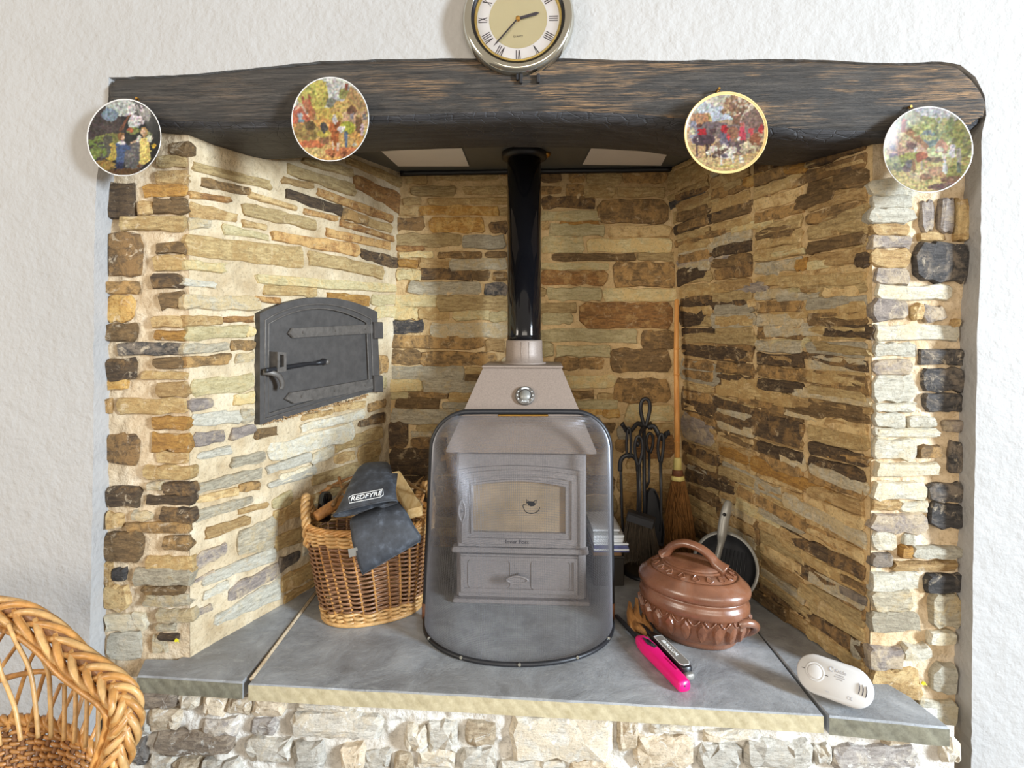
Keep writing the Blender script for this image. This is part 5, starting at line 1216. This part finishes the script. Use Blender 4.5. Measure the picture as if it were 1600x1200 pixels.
mb = MB(); tube(mb, spline(lp([(981,670),(979,690),(980,712),(985,712),(986,690),(984,670),(981,670)], D), 4), 0.0052, 7); mb.build('handle', M_BLACKIRON, tg, True)
mb = MB(); tube(mb, spline(lp([(969,736),(969.5,722),(974,714),(982.5,711),(991,714),(996,722),(997,736)], D), 5), 0.0085, 8, flat=0.7); mb.build('bow', M_BLACKIRON, tg, True)
for pts in ([(970,732),(971,770),(972,805),(974,840),(976,856)], [(996,732),(997,770),(996,805),(993,840),(990,856)]):
    mb = MB(); tube(mb, spline(lp(pts, D), 3), 0.0052, 7); mb.build('prong', M_BLACKIRON, tg, True)
br = thing('hearth_brush', P(1000, 810, TD-.1), 'black hearth brush with a wide bristle head hanging on the tool stand', 'brush'); D = TD - .105
mb = MB(); tube(mb, spline(lp([(997,728),(993,712),(992,695),(995,684),(999,682),(1003,688),(1004,702),(1001,718),(997,730)], D), 4), 0.0058, 7, flat=0.8); mb.build('handle', M_BLACKIRON, br, True)
mb = MB(); tube(mb, lp([(999,726),(1000,770),(1000,806)], D), 0.0058, 8); mb.build('rod', M_BLACKIRON, br, True)
h0, h1 = P(980, 803, D), P(1023, 817, D - .03); ax = (h1 - h0).normalized(); up = Vector((0, 0, 1)); sd = ax.cross(up).normalized(); up = sd.cross(ax)
mb = MB(); rings = []
for t, s in ((0, .6), (.04, 1), (.96, 1), (1, .6)):
    c = h0 + (h1-h0)*t; rings.append([c + sd*x*.026*s + up*z*.0155 for x, z in ((-1,-1),(1,-1),(1,.6),(.7,1),(-.7,1),(-1,.6))])
loft(mb, rings); mb.build('brush_head', M_BLACKIRON, br)
mb = MB()
for k in range(320):
    t, s = KS.random(), KS.uniform(-1, 1); c = h0 + (h1-h0)*(0.03 + 0.94*t) + sd*s*.022 - up*.012; L = .125 + .03*KS.random()
    tip = c + Vector(((t-.5)*.045 + KS.uniform(-.012,.012), s*.012, -L)); tube(mb, [c, (c+tip)/2 + Vector((KS.uniform(-.004,.004),0,0)), tip], [.0016,.0014,.0007], 3)
o = mb.build('bristles', M_BRISTLEK, br); o['kind'] = 'stuff'
sv = thing('ash_shovel', P(1020, 800, TD-.02), 'black ash shovel hanging behind the hearth brush', 'shovel'); D = TD + .03
mb = MB(); tube(mb, spline(lp([(1013,706),(1010,692),(1012,680),(1016,677),(1020,682),(1020,695),(1016,708)], D), 4), 0.006, 7, flat=0.8); tube(mb, lp([(1014.5,706),(1014,752),(1010,762)], D), 0.0052, 7); mb.build('handle', M_BLACKIRON, sv, True)
mb = MB(); q = [(1010,768),(1014,762),(1020,763),(1026,775),(1031,800),(1035,832),(1033,852),(1012,848),(1008,800)]
pp = lp(q, D - .03); prism(mb, pp, -0.002, 0.002, (0.3, -1, 0.1)); ringstrip(mb, pp, [p + (sum(pp, Vector())/9 - p)*.08 for p in pp], (0.3, -1, 0.1), -0.002, 0.016); mb.build('scoop', M_BLACKIRON, sv)
pk = thing('poker', P(1032, 800, TD-.04), 'black iron poker hanging at the right of the tool stand', 'poker'); D = TD - .045
mb = MB(); tube(mb, spline(lp([(1031,722),(1028,702),(1030,684),(1034,678),(1037,686),(1036,704),(1033,724)], D), 4), 0.0058, 7, flat=0.8); mb.build('handle', M_BLACKIRON, pk, True)
mb = MB(); tube(mb, lp([(1032,720),(1033,770),(1033,812),(1031,830)], D), [0.0062,.0055,.005,.003], 8); mb.build('rod', M_BLACKIRON, pk, True)

# ------------------------------------------------------------------ besom broom in the corner
bs = thing('besom_broom', P(1061, 882, 2.13), 'twig besom broom with a thin bamboo handle standing in the right corner', 'broom')
BD = 2.14
mb = MB(); tube(mb, [P(1057.5, 468, 2.225), P(1057.5, 470, 2.224), P(1056.5, 560, 2.20), P(1057.5, 640, 2.18), P(1058, 722, 2.15)], [.008, .0095, .0100, .0105, .011], 10)
for y_ in (545, 585, 690): tube(mb, [P(1057.3, y_-1, 2.20 - (y_-545)*.0003), P(1057.3, y_+1, 2.20 - (y_-545)*.0003)], .0122, 10)
mb.build('handle', M_BROOMH, bs, True)
def bcen(t): return P(1058.5 + 2.5*t, 715 + 168*t, BD)
mb = MB()
for t0, t1, r0, r1 in ((0.0, 0.12, .013, .0175),): tube(mb, [bcen(t0), bcen(t0+.01), bcen(t1)], [r0, r0+.001, r1], 14)
tube(mb, [bcen(.165), bcen(.17), bcen(.205), bcen(.21)], [.021, .0245, .0265, .022], 14); mb.build('cream_binding', M_CREAMTIE, bs, True)
mb = MB(); tube(mb, [bcen(.11), bcen(.12), bcen(.17)], [.018, .020, .022], 14); mb.build('brown_binding', M_BROWNTIE, bs, True)
mb = MB()
for k in range(560):
    a = KS.uniform(0, 2*PI); q = math.sqrt(KS.random()); o_ = Vector((math.cos(a), math.sin(a)*.75, 0))*q
    L = KS.uniform(.86, 1.0); pts = []
    for t in (0.16, 0.22, 0.4, 0.65, L):
        w = .022 + .058 * max(0, (t-.2)/.8)**.75; pts.append(bcen(t) + o_*w + Vector((KS.uniform(-.003,.003), KS.uniform(-.003,.003), 0)))
    tube(mb, pts, [.0017,.0017,.0016,.0013,.0008], 3)
for k in range(10):
    t0 = .25; pts = [bcen(t) + Vector((KS.uniform(-1,1)*.03*(1+t), -.03 - .02*t, 0)) for t in (.2, .45, .7, .95)]; tube(mb, pts, .0014, 3)
o = mb.build('twigs', M_BRISTLE, bs); o['kind'] = 'stuff'

# ------------------------------------------------------------------ grey pan leaning on the right wall
pn = thing('pan', P(1140, 925, 1.90), 'grey round pan with a long upright handle leaning behind the clay pot', 'pan')
pc = P(1133, 884, 1.86); pax = Vector((-0.62, -0.70, 0.36)).normalized(); pu = Vector((0, 0, 1)); pu = (pu - pax*pu.dot(pax)).normalized(); pr = pu.cross(pax)
PM = basis(pc, pr, pu, pax)
mb = MB(); lathe(mb, [(0.0, -0.045), (0.075, -0.045), (0.088, -0.035), (0.104, 0.0), (0.110, 0.004), (0.110, 0.007), (0.100, 0.004)], 48, M=PM, cap=False); mb.build('bowl', M_GREY, pn, True)
mb = MB(); lathe(mb, [(0.1, 0.003), (0.084, -0.032), (0.07, -0.041), (0.0, -0.041)], 48, M=PM, cap=False)
for k in range(9): tube(mb, [PM @ Vector((-0.05 + .0125*k, -.055, -.038)), PM @ Vector((-0.05 + .0125*k, .055, -.038))], .002, 4)
mb.build('lining', M_DGREY, pn, True)
mb = MB(); pts = [P(1112, 893, 1.86), P(1120, 872, 1.86), P(1126, 850, 1.87), P(1128, 835, 1.875), P(1131, 815, 1.885), P(1135, 797, 1.89), P(1138, 785, 1.895), P(1138.5, 782, 1.897)]
tube(mb, spline(pts, 4), [.0165,.015,.014,.013,.012,.011,.0108,.0105,.011,.0125,.014,.0155,.0165,.017,.0175,.0175,.0175,.0175,.0175,.0172,.017,.016,.015,.014,.012,.011,.009,.006,.003], 12, flat=0.75); mb.build('handle', M_GREY, pn, True)
mb = MB(); c = P(1131.5, 804, 1.875); tube(mb, [c, c + Vector((0, -.0045, .001))], .0055, 12); mb.build('hanging_hole', M_BLACK, pn, True)

# ------------------------------------------------------------------ clay casserole
PC = Vector((0.548, 1.69, HZ)); pang = math.radians(-38)
PT = Matrix.Translation(PC) @ Matrix.Rotation(pang, 4, 'Z')
pot = thing('clay_casserole', PC, 'oval brown clay casserole with carved leaf pattern and lidded top', 'pot')
AX, AY = 0.164, 0.122
ZSC = 1.14
def pe(r, a, z): return PT @ Vector((AX*r*math.cos(a), AY*r*math.sin(a), z*ZSC))
def plathe(prof, seg=72):
    mb = MB(); vs = []; fs = []
    for r, z in prof:
        for j in range(seg): vs.append(pe(r, 2*PI*j/seg, z))
    for i in range(len(prof)-1):
        for j in range(seg): fs.append((i*seg+j, i*seg+(j+1)%seg, (i+1)*seg+(j+1)%seg, (i+1)*seg+j))
    mb.add(vs, fs); return mb
bodyp = [(0.0, 0.0), (0.74, 0.0), (0.77, 0.004), (0.80, 0.012), (0.80, 0.016), (0.84, 0.020), (0.90, 0.035), (0.945, 0.055), (0.965, 0.072), (0.965, 0.082), (0.99, 0.084), (1.0, 0.090), (1.0, 0.100), (0.985, 0.106), (0.965, 0.109), (0.955, 0.116), (0.965, 0.121), (0.9, 0.122)]
body = plathe(bodyp).build('body', M_TERRA, pot, True)
lidp = [(0.93, 0.122), (0.985, 0.1225), (1.01, 0.127), (1.02, 0.134), (1.01, 0.141), (0.985, 0.146), (0.93, 0.152), (0.87, 0.160), (0.83, 0.1655), (0.80, 0.1665), (0.785, 0.164), (0.77, 0.1665), (0.7, 0.172), (0.60, 0.177), (0.585, 0.176), (0.57, 0.180), (0.55, 0.1815), (0.535, 0.180), (0.525, 0.184), (0.505, 0.1855), (0.4, 0.188), (0.2, 0.190), (0.0, 0.190)]
lid = plathe(lidp).build('lid', M_TERRA, pot, True)
def prof_at(prof, z):
    for i in range(len(prof)-1):
        if prof[i][1] <= z <= prof[i+1][1] and prof[i+1][1] > prof[i][1]: t = (z-prof[i][1])/(prof[i+1][1]-prof[i][1]); return prof[i][0] + (prof[i+1][0]-prof[i][0])*t
    return prof[-1][0]
NL = 22
for k in range(NL):
    a0 = 2*PI*k/NL; w = 0.105; pts = []
    for u, v in ((0, .080), (.5, .072), (.85, .062), (.8, .048), (.45, .032), (0, .022), (-.45, .032), (-.8, .048), (-.85, .062), (-.5, .072)): pts.append((a0 + u*w, v))
    rim = [pe(prof_at(bodyp, z) + 0.002, a, z) for a, z in pts]; top = [pe(prof_at(bodyp, .051 + (z-.051)*.78) + 0.070, a0 + (a-a0)*.78, .051 + (z-.051)*.78) for a, z in pts]; c = pe(prof_at(bodyp, .051) + 0.085, a0, .051)
    mb = MB(); n = len(pts); mb.add(rim + top + [c], [(i, (i+1)%n, n+(i+1)%n, n+i) for i in range(n)] + [(n+i, n+(i+1)%n, 2*n) for i in range(n)]); tube(mb, rim, .0022, 5, True); mb.build('carved_leaf', M_TERRA, body)
    a1 = a0 + PI/NL; sc_ = []
    for t in range(7): u = -1 + t/3; sc_.append(pe(prof_at(bodyp, .083 - .014*(1-u*u)) + .012, a1 + u*.10, .083 - .014*(1-u*u)))
    mb = MB(); tube(mb, sc_, .0026, 5); mb.build('carved_scallop', M_TERRA, body, True)
for k in range(18):
    a0 = 2*PI*(k+.5)/18; w = .085; pts = [(a0 - w, .73), (a0, .765), (a0 + w, .73), (a0 + w*.55, .665), (a0, .63), (a0 - w*.55, .665)]
    zf = lambda r: 0.1665 + (0.77 - r) * 0.063
    q = [pe(r, a, zf(r) + .003) for a, r in pts]; mb = MB(); tube(mb, q, .0017, 5, True); prism(mb, q, -.004, -.0005, (0, 0, 1)); mb.build('carved_petal', M_TERRA, lid)
mb = MB(); hp = [PT @ Vector((v[0], v[1], v[2]*ZSC - .002)) for v in ((-.092, 0, .184), (-.080, 0, .196), (-.062, 0, .216), (-.03, 0, .230), (.0, 0, .231), (.03, 0, .225), (.055, 0, .212), (.070, 0, .198), (.098, 0, .184))]
hs_ = spline(hp, 5); n = len(hs_); tube(mb, hs_, [.0125 + .008*abs(2*i/(n-1)-1)**4 for i in range(n)], 12, flat=1.15); mb.build('lid_handle', M_TERRA, lid, True)
for s in (1,):
    mb = MB(); a_ = 0 if s > 0 else PI
    tube(mb, spline([pe(.97, a_ - .34, .074), pe(1.03, a_ - .28, .080), pe(1.09, a_ - .12, .076), pe(1.10, a_ + .05, .062), pe(1.06, a_ + .18, .046), pe(.99, a_ + .24, .034), pe(.93, a_ + .25, .030)], 6), .0115, 10)
    mb.build('side_handle', M_TERRA, body, True)

# ------------------------------------------------------------------ lighters and the splintered stick
def rail(a, b, zs=0.0): return Vector(a), (Vector(b) - Vector(a)).normalized()
pkl = thing('pink_gas_lighter', PH(1045, 1060), 'long pink gas lighter with a black nozzle lying on the slate hearth', 'lighter')
t0, t1 = PH(963, 962, HZ + .012), PH(1070, 1074, HZ + .014); ax = (t1 - t0).normalized(); ax.z = 0; ax.normalize(); sd = Vector((-ax.y, ax.x, 0)); Lt = (t1-t0).length
if sd.x < 0: sd = -sd
mb = MB(); tube(mb, [t0 + ax*0, t0 + ax*.004, t0 + ax*(Lt*.34), t0 + ax*(Lt*.42)], [.0055, .0062, .0075, .011], 12); mb.build('nozzle', M_BLACK, pkl, True)
secsp = [(0.385, .012, .010), (.40, .0155, .0125), (.45, .0205, .0145), (.52, .0225, .0150), (.60, .0215, .0150), (.75, .0190, .0150), (.90, .0180, .0150), (.985, .0175, .0145), (1.0, .0155, .0125)]
rings = []
for t, w, h in secsp:
    c = t0 + ax*(Lt*t); c.z = HZ + .0155; rings.append([c + sd*w*math.copysign(abs(math.cos(q))**.55, math.cos(q)) + Vector((0,0,h*math.copysign(abs(math.sin(q))**.55, math.sin(q)))) for q in [2*PI*j/20 for j in range(20)]])
mb = MB(); loft(mb, rings); mb.build('body', M_PINK, pkl, True)
cx_ = t0 + ax*(Lt*.535); cx_.z = HZ + .0310
mb = MB(); prism(mb, [cx_ + ax*x + sd*y for x, y in ((-.034, -.002), (-.018, .010), (.018, .014), (.022, .004), (.0, -.006))], -.001, .0008, (0,0,1)); mb.build('trigger_hole', M_DGREY, pkl)
mb = MB(); tube(mb, [cx_ + ax*(-.016) + sd*.004, cx_ + ax*.012 + sd*.008], .0035, 7); mb.build('trigger', M_BLACK, pkl, True)
s0 = t0 + ax*(Lt*.80); s0.z = HZ + .0308; mb = MB(); box(mb, (-.028, -.0016, 0), (.028, .0016, .0008), 0, 0, basis(s0 + sd*.008, ax, Vector((-ax.y, ax.x, 0)), Vector((0,0,1)))); mb.build('gauge_slot', plain('deep_pink', (200, 10, 96), .4), pkl)
e0 = t0 + ax*Lt; e0.z = HZ + .017; mb = MB(); tube(mb, [e0, e0 + ax*.0008], .0025, 8); mb.build('fill_valve', M_INK, pkl)
bkl = thing('black_gas_lighter', PH(1060, 1040), 'black gas lighter with raised letters lying between the pink lighter and the pot', 'lighter')
t0, t1 = PH(992, 968, HZ + .012), PH(1076, 1052, HZ + .016); ax = (t1-t0).normalized(); ax.z = 0; ax.normalize(); sd = Vector((-ax.y, ax.x, 0)); Lt = (t1-t0).length
if sd.x < 0: sd = -sd
def bodyring(t, w, h, zc, e=.5):
    c = t0 + ax*(Lt*t); c.z = zc; return [c + sd*w*math.copysign(abs(math.cos(q))**e, math.cos(q)) + Vector((0,0,h*math.copysign(abs(math.sin(q))**e, math.sin(q)))) for q in [2*PI*j/20 for j in range(20)]]
mb = MB(); loft(mb, [bodyring(t, w, h, HZ + .016) for t, w, h in ((.02,.005,.004),(.05,.0062,.005),(.3,.0075,.006),(.38,.009,.008))]); mb.build('nozzle', M_BLACK, bkl, True)
mb = MB(); loft(mb, [bodyring(t, w, h, HZ + .0165) for t, w, h in ((.36,.009,.010),(.44,.0135,.0145),(.48,.0150,.0155),(.75,.0165,.0158),(.92,.0170,.0155),(.975,.0150,.015),(.99,.010,.013))]); mb.build('body', M_BLACK, bkl, True)
mb = MB(); z = HZ + .0325
pl = [t0 + ax*(Lt*t) + sd*w for t, w in ((.47,-.0125),(.47,.0125),(.93,.0145),(.965,.008),(.965,-.008),(.93,-.0145))]
for p in pl: p.z = z
prism(mb, pl, -.002, .0006, (0,0,1)); mb.build('grey_inlay', M_GREY, bkl)
mb = MB(); tube(mb, pl, .001, 5, True); mb.build('inlay_edge', M_PAPER, bkl)
mb = MB(); loft(mb, [bodyring(t, w, h, HZ + .010, .6) for t, w, h in ((.975,.012,.007),(.99,.0135,.0085),(1.02,.0135,.0085),(1.03,.011,.007))]); mb.build('grey_base', M_GREY, bkl, True)
lc = t0 + ax*(Lt*.69); lc.z = z + .0008
text('BLACCOAL', .0155, basis(lc, ax, Vector((-ax.y, ax.x, 0)), Vector((0,0,1))), M_PRINTW, bkl, 'raised_letters', .0008)
mb = MB(); c0 = PH(988, 972); spx = [(983, 975), (981, 962), (984, 952), (987, 962), (993, 957), (995, 949), (998, 962), (1003, 966), (1006, 961), (1010, 972), (1013, 980), (1004, 986), (992, 984)]
pts = []
for i, (x, y) in enumerate(spx): q = PH(x, min(y + 14, 988)); q.z = HZ + .004 + max(0, (978 - y)) * .0019; pts.append(q)
prism(mb, pts, -.009, .009, (0.25, -1, 0.2), 0, 0.002)
a, b = PH(985, 974, HZ + .012), PH(1012, 992, HZ + .010); tube(mb, [a, (a+b)/2 + Vector((0,0,.003)), b], [.011, .013, .008], 7)
a, b = PH(1000, 966, HZ + .012), PH(1018, 985, HZ + .010); tube(mb, [a, (a+b)/2 + Vector((0,0,.003)), b], [.009, .012, .007], 7)
o = mb.build('splintered_wood', M_SPLIT); o['label'] = 'brown splintered piece of wood lying behind the black lighter'; o['category'] = 'wood'

# ------------------------------------------------------------------ carbon monoxide alarm propped on the hearth
b0, b1 = PH(1268, 1083, HZ + .0215), PH(1330, 1106, HZ + .0215); eu = (b1 - b0).normalized(); nb = Vector((eu.y, -eu.x, 0))
if nb.y > 0: nb = -nb
tl_ = math.radians(33); ev = Vector((0,0,1))*math.cos(tl_) - nb*math.sin(tl_); en = nb*math.cos(tl_) + Vector((0,0,1))*math.sin(tl_)
AL, AH, AT = 0.083, 0.044, 0.038
acn = (b0 + b1)/2 + ev*(AH + 0.001) + eu*.002 
AM = basis(acn, eu, ev, en)
al = thing('carbon_monoxide_alarm', (b0 + b1)/2, 'white rounded carbon monoxide alarm propped at the right end of the hearth', 'alarm')
def stad(hx, hy, z, n=14, r=None):
    r = r or hy; pts = []
    for (cx, a0) in ((hx - r, -90), (-(hx - r), 90)):
        for i in range(n + 1): a = math.radians(a0 + 180*i/n); pts.append(AM @ Vector((cx + r*math.cos(a), hy*math.sin(a), z)))
    return pts
mb = MB(); loft(mb, [stad(AL-.006, AH-.006, -AT), stad(AL-.003, AH-.003, -AT+.003), stad(AL-.002, AH-.002, -.008), stad(AL, AH, -.006), stad(AL, AH, -.003), stad(AL-.003, AH-.003, 0)]); mb.build('case', M_WHITE, al, True)
mb = MB(); lathe(mb, [(.0215, 0), (.0215, .0012), (.0185, .0018), (.018, .0006), (.0165, .0006), (.0160, .003), (.0135, .004), (0, .0042)], 36, M=AM @ Matrix.Translation((-.042, .004, 0)), cap=False); mb.build('test_button', M_WHITE, al, True)
for sx_ in (-1, 1):
    mb = MB(); box(mb, (-.004, -.0007, 0), (.004, .0007, .0006), 0, 0, AM @ Matrix.Translation((-.042 + sx_*.0255, .004, 0))); mb.build('button_mark', M_INK, al)
for k in range(3):
    mb = MB(); pts = [AM @ Vector((.052 + .0075*k + .002*math.sin(PI*t/6), -.012 + .024*t/6 - .001*k, .0002)) for t in range(7)]; tube(mb, pts, [.0008,.0015,.0018,.0019,.0018,.0015,.0008], 6, flat=0.5); mb.build('sounder_slot', M_INK, al)
mb = MB(); tube(mb, [AM @ Vector((-.006 + .005*math.cos(t), .0225 + .005*math.sin(t), .0002)) for t in [.6 + 4.6*i/14 for i in range(15)]], .0011, 5); mb.build('brand_mark', M_INKG, al)
text('Kidde', .0105, AM @ Matrix.Translation((.013, .0215, .0002)), M_INKG, al, ext=.0003)
for k in range(3):
    text(('CARBON', 'MONOXIDE', 'ALARM')[k], .0042, AM @ Matrix.Translation((.012, .0135 - .0045*k, .0002)), M_INKG, al, ext=.0002)
text('CE', .0095, AM @ Matrix.Translation((.036, -.027, .0002)), M_INKG, al, ext=.0003)
text('TEST', .004, AM @ Matrix.Translation((-.012, -.030, .0002)), M_INKG, al, ext=.0002)

M_YELLOW = plain('yellow_scrap', (216, 204, 40), .5)
# ------------------------------------------------------------------ box and papers at the right of the stove
for px_, py_, key_, lab_ in ((281, 996, 'JL', 'tiny yellow scrap caught low on the left stone pillar'), (1437, 1062, 'JR', 'tiny yellow scrap caught low on the right stone pillar')):
    c = PATCH[key_].px(px_, py_, .014); mb = MB(); prism(mb, [c + Vector((x*.006, 0, z*.005)) for x, z in ((-1,-.3),(-.2,-1),(1,-.2),(.6,.6),(-.3,1))], -.001, .002, (0, -1, 0)); tube(mb, [c, c + Vector((.008, -.002, -.005))], .001, 4)
    o = mb.build('yellow_scrap', M_YELLOW); o['label'] = lab_; o['category'] = 'scrap'
bx = thing('storage_box', (0.335, 2.09, HZ), 'low dark box under the papers at the right of the stove', 'box')
mb = MB(); box(mb, (0.290, 1.985, HZ), (0.400, 2.20, HZ + .10), 0, .003); mb.build('carcass', M_DARKBOX, bx)
mb = MB(); box(mb, (0.287, 1.980, HZ + .10), (0.402, 2.205, HZ + .108), 0, .002); mb.build('lid', M_DARKBOX, bx)
z = HZ + .1085
for nm, cat, lab, mat, h, x1, y0, rot in (('book', 'book', 'brown book lying lowest in the pile on the dark box', M_BROWNBK, .014, .392, 1.985, 0.0), ('magazine', 'magazine', 'blue magazines curling at the edge of the pile by the stove', M_BLUEMAG, .034, .415, 1.975, .05), ('envelope', 'paper', 'white papers lying on the blue magazines', M_PAPER, .026, .405, 1.985, -.04), ('notebook', 'book', 'grey notebook on top of the white papers beside the stove', plain('grey_cover', (150, 152, 150), .6), .016, .382, 1.99, .06)):
    tp = thing(nm, (0.33, y0, z), lab, cat); n_ = max(1, int(h / .006)); 
    for k in range(n_):
        mb = MB(); e = R.uniform(-.006, .004); box(mb, (.290, y0 + e, z + h*k/n_), (x1 + e, y0 + .2, z + h*(k+1)/n_ - .0006), 0, .0008, Matrix.Rotation(rot*R.uniform(.3, 1), 4, 'Z') if False else None); mb.build('sheet' if n_ > 1 else 'cover', mat if k % 3 != 1 or nm == 'book' else M_PAPER, tp)
    z += h + .0004

# ------------------------------------------------------------------ wicker armchair at lower left
ch = thing('wicker_armchair', (-1.05, 1.05, 0.0), 'honey coloured wicker armchair with a braided arm at lower left', 'chair')
rail_px = [(-170,985,1.30),(-110,958,1.29),(-55,950,1.27),(0,954,1.24),(42,966,1.21),(84,996,1.18),(118,1030,1.15),(150,1054,1.12),(178,1074,1.10),(196,1098,1.085),(199,1130,1.08),(190,1165,1.075),(176,1205,1.07),(160,1260,1.065),(148,1330,1.06)]
rp_ = spline([P(*q) for q in rail_px], 14)
T, U = frames(rp_); n = len(rp_)
for s in range(6):                                    # flat plait: pairs of rods swing across and over one another
    for w_ in (-1, 0, 1):
        pts = []
        for i in range(n):
            ph = 2*PI*(i / 62.0 + s / 6.0); V = T[i].cross(U[i])
            cam_dir = (Vector((0, 0, CZ)) - rp_[i]).normalized(); W_ = T[i].cross(cam_dir).normalized(); D_ = W_.cross(T[i])
            sl = math.cos(ph)
            pts.append(rp_[i] + W_*(0.023*math.sin(ph) + 0.0035*w_*abs(sl)) + D_*(0.011*math.sin(2*ph + .5) + 0.003*(1-abs(w_))) + T[i]*(0.0085*w_*(1 if sl > 0 else -1)*abs(sl)))
        mb = MB(); tube(mb, pts, 0.0068, 6); mb.build('braid_strand', M_WICK if (s + w_) % 2 else M_WICKL, ch, True)
mb = MB(); tube(mb, [p + Vector((0, .010, 0)) for p in rp_], 0.017, 8); mb.build('braid_core', M_WICKD, ch, True)
mb = MB()
for off, r in ((0.030, .008), (0.040, .0065)):
    pts = []
    for i in range(0, n, 2):
        cam_dir = (Vector((0, 0, CZ)) - rp_[i]).normalized(); W_ = T[i].cross(cam_dir).normalized(); 
        s_ = 1 if W_.dot(Vector((-1, 0, -.7))) > 0 else -1
        pts.append(rp_[i] + W_*off*s_ + Vector((0, .012, 0)))
    tube(mb, pts, r, 7)
mb.build('rail_core', M_WICK, ch, True)
M_WICKS = wicker('wicker_seat', (176, 124, 70), 0.4)
for (pa, pb) in (((-60,1075,1.25),(100,1056,1.185)), ((-60,1068,1.25),(94,1052,1.18))):
    mb = MB(); q = [P(*pa), P(-10,1066 if pa[1] > 1070 else 1062,1.235), P(30,1054,1.215), P(66,1049,1.20), P(98,1054,1.185), P(118,1066,1.165), P(140,1076,1.14), P(165,1088,1.115)]
    tube(mb, spline(q, 6), .0058, 6); mb.build('twined_rod', M_WICK, ch, True)
KX = lambda pts, d0, d1: [P(x/4.614, 940 + y/4.614, d0 + (d1-d0)*i/(len(pts)-1)) for i, (x, y) in enumerate(pts)]
for pts in ([(-70,170),(0,490),(60,640),(110,780),(150,1000)], [(60,160),(110,280),(210,480),(250,700),(275,980)], [(220,230),(280,360),(345,500),(362,700),(368,980)], [(466,590),(465,760),(462,1000)], [(545,630),(545,800),(536,1020)], [(628,650),(625,830),(616,1050)], [(712,680),(708,850),(705,1070)], [(-140,200),(-90,480),(-40,760),(0,1040)]):
    mb = MB(); tube(mb, spline(KX(pts, 1.19, 1.16), 6), .0043, 7); mb.build('lattice_rod', M_WICKL, ch, True)
for pts in ([(210,180),(110,330),(0,490),(-60,600)], [(300,280),(220,420),(170,560),(100,780),(15,1040)], [(380,390),(320,520),(260,720),(185,980)], [(440,590),(370,760),(310,960)], [(530,640),(450,810),(385,980)], [(605,650),(560,800),(495,990)], [(695,670),(610,880),(565,1010)], [(770,700),(690,920),(640,1030)], [(805,720),(790,930),(730,1090)], [(60,170),(-40,330),(-120,460)]):
    mb = MB(); tube(mb, spline(KX(pts, 1.235, 1.20), 6), .0042, 7); mb.build('lattice_rod', M_WICK, ch, True)
# woven seat: rows wander over and under radiating stakes
sc_c = P(30, 1330, 1.16)
def seat(r, a):                                       # dome of the woven seat
    q = P(30 + 178*r*math.cos(a), 1330 - 200*r*math.sin(a) * 1.0, 1.16 + 0.10*r*math.sin(a)*0.5 - 0.06*(1-r))
    return q
NSt = 40
mb = MB()
for row in range(26):
    r = 1.0 - row*0.037; pts = []; N_ = NSt*4
    for i in range(N_ + 1):
        a = -0.1 + (PI + .2)*i/N_; s = math.sin(PI*i/4 + row*PI)
        p = seat(r + 0.012*math.sin(PI*i/4/2 + row), a) + Vector((0, -.006*s, .0035*s)); pts.append(p)
    tube(mb, pts, .0042, 6)
o = mb.build('seat_weave', M_WICKS, ch, True); o['kind'] = 'stuff'
for k in range(NSt):
    a = -0.1 + (PI + .2)*(k + .5)/NSt; mb = MB(); tube(mb, [seat(r, a) for r in (.05, .4, .7, 1.02)], .005, 5); mb.build('seat_stake', M_WICKD, ch, True)
mb = MB()
pa = [seat(1.03, -0.1 + (PI + .2)*i/90) for i in range(91)]; rope(mb, pa, .007, 3, 16, .0062); mb.build('seat_border', M_WICK, ch, True)
for (x, y) in ((-1.45, 1.30), (-.97, 1.25), (-1.40, .95), (-.86, 1.0)):
    mb = MB(); tube(mb, [Vector((x, y, 0)), Vector((x*.98, y, .34))], .014, 8); mb.build('leg', M_WICK, ch, True)
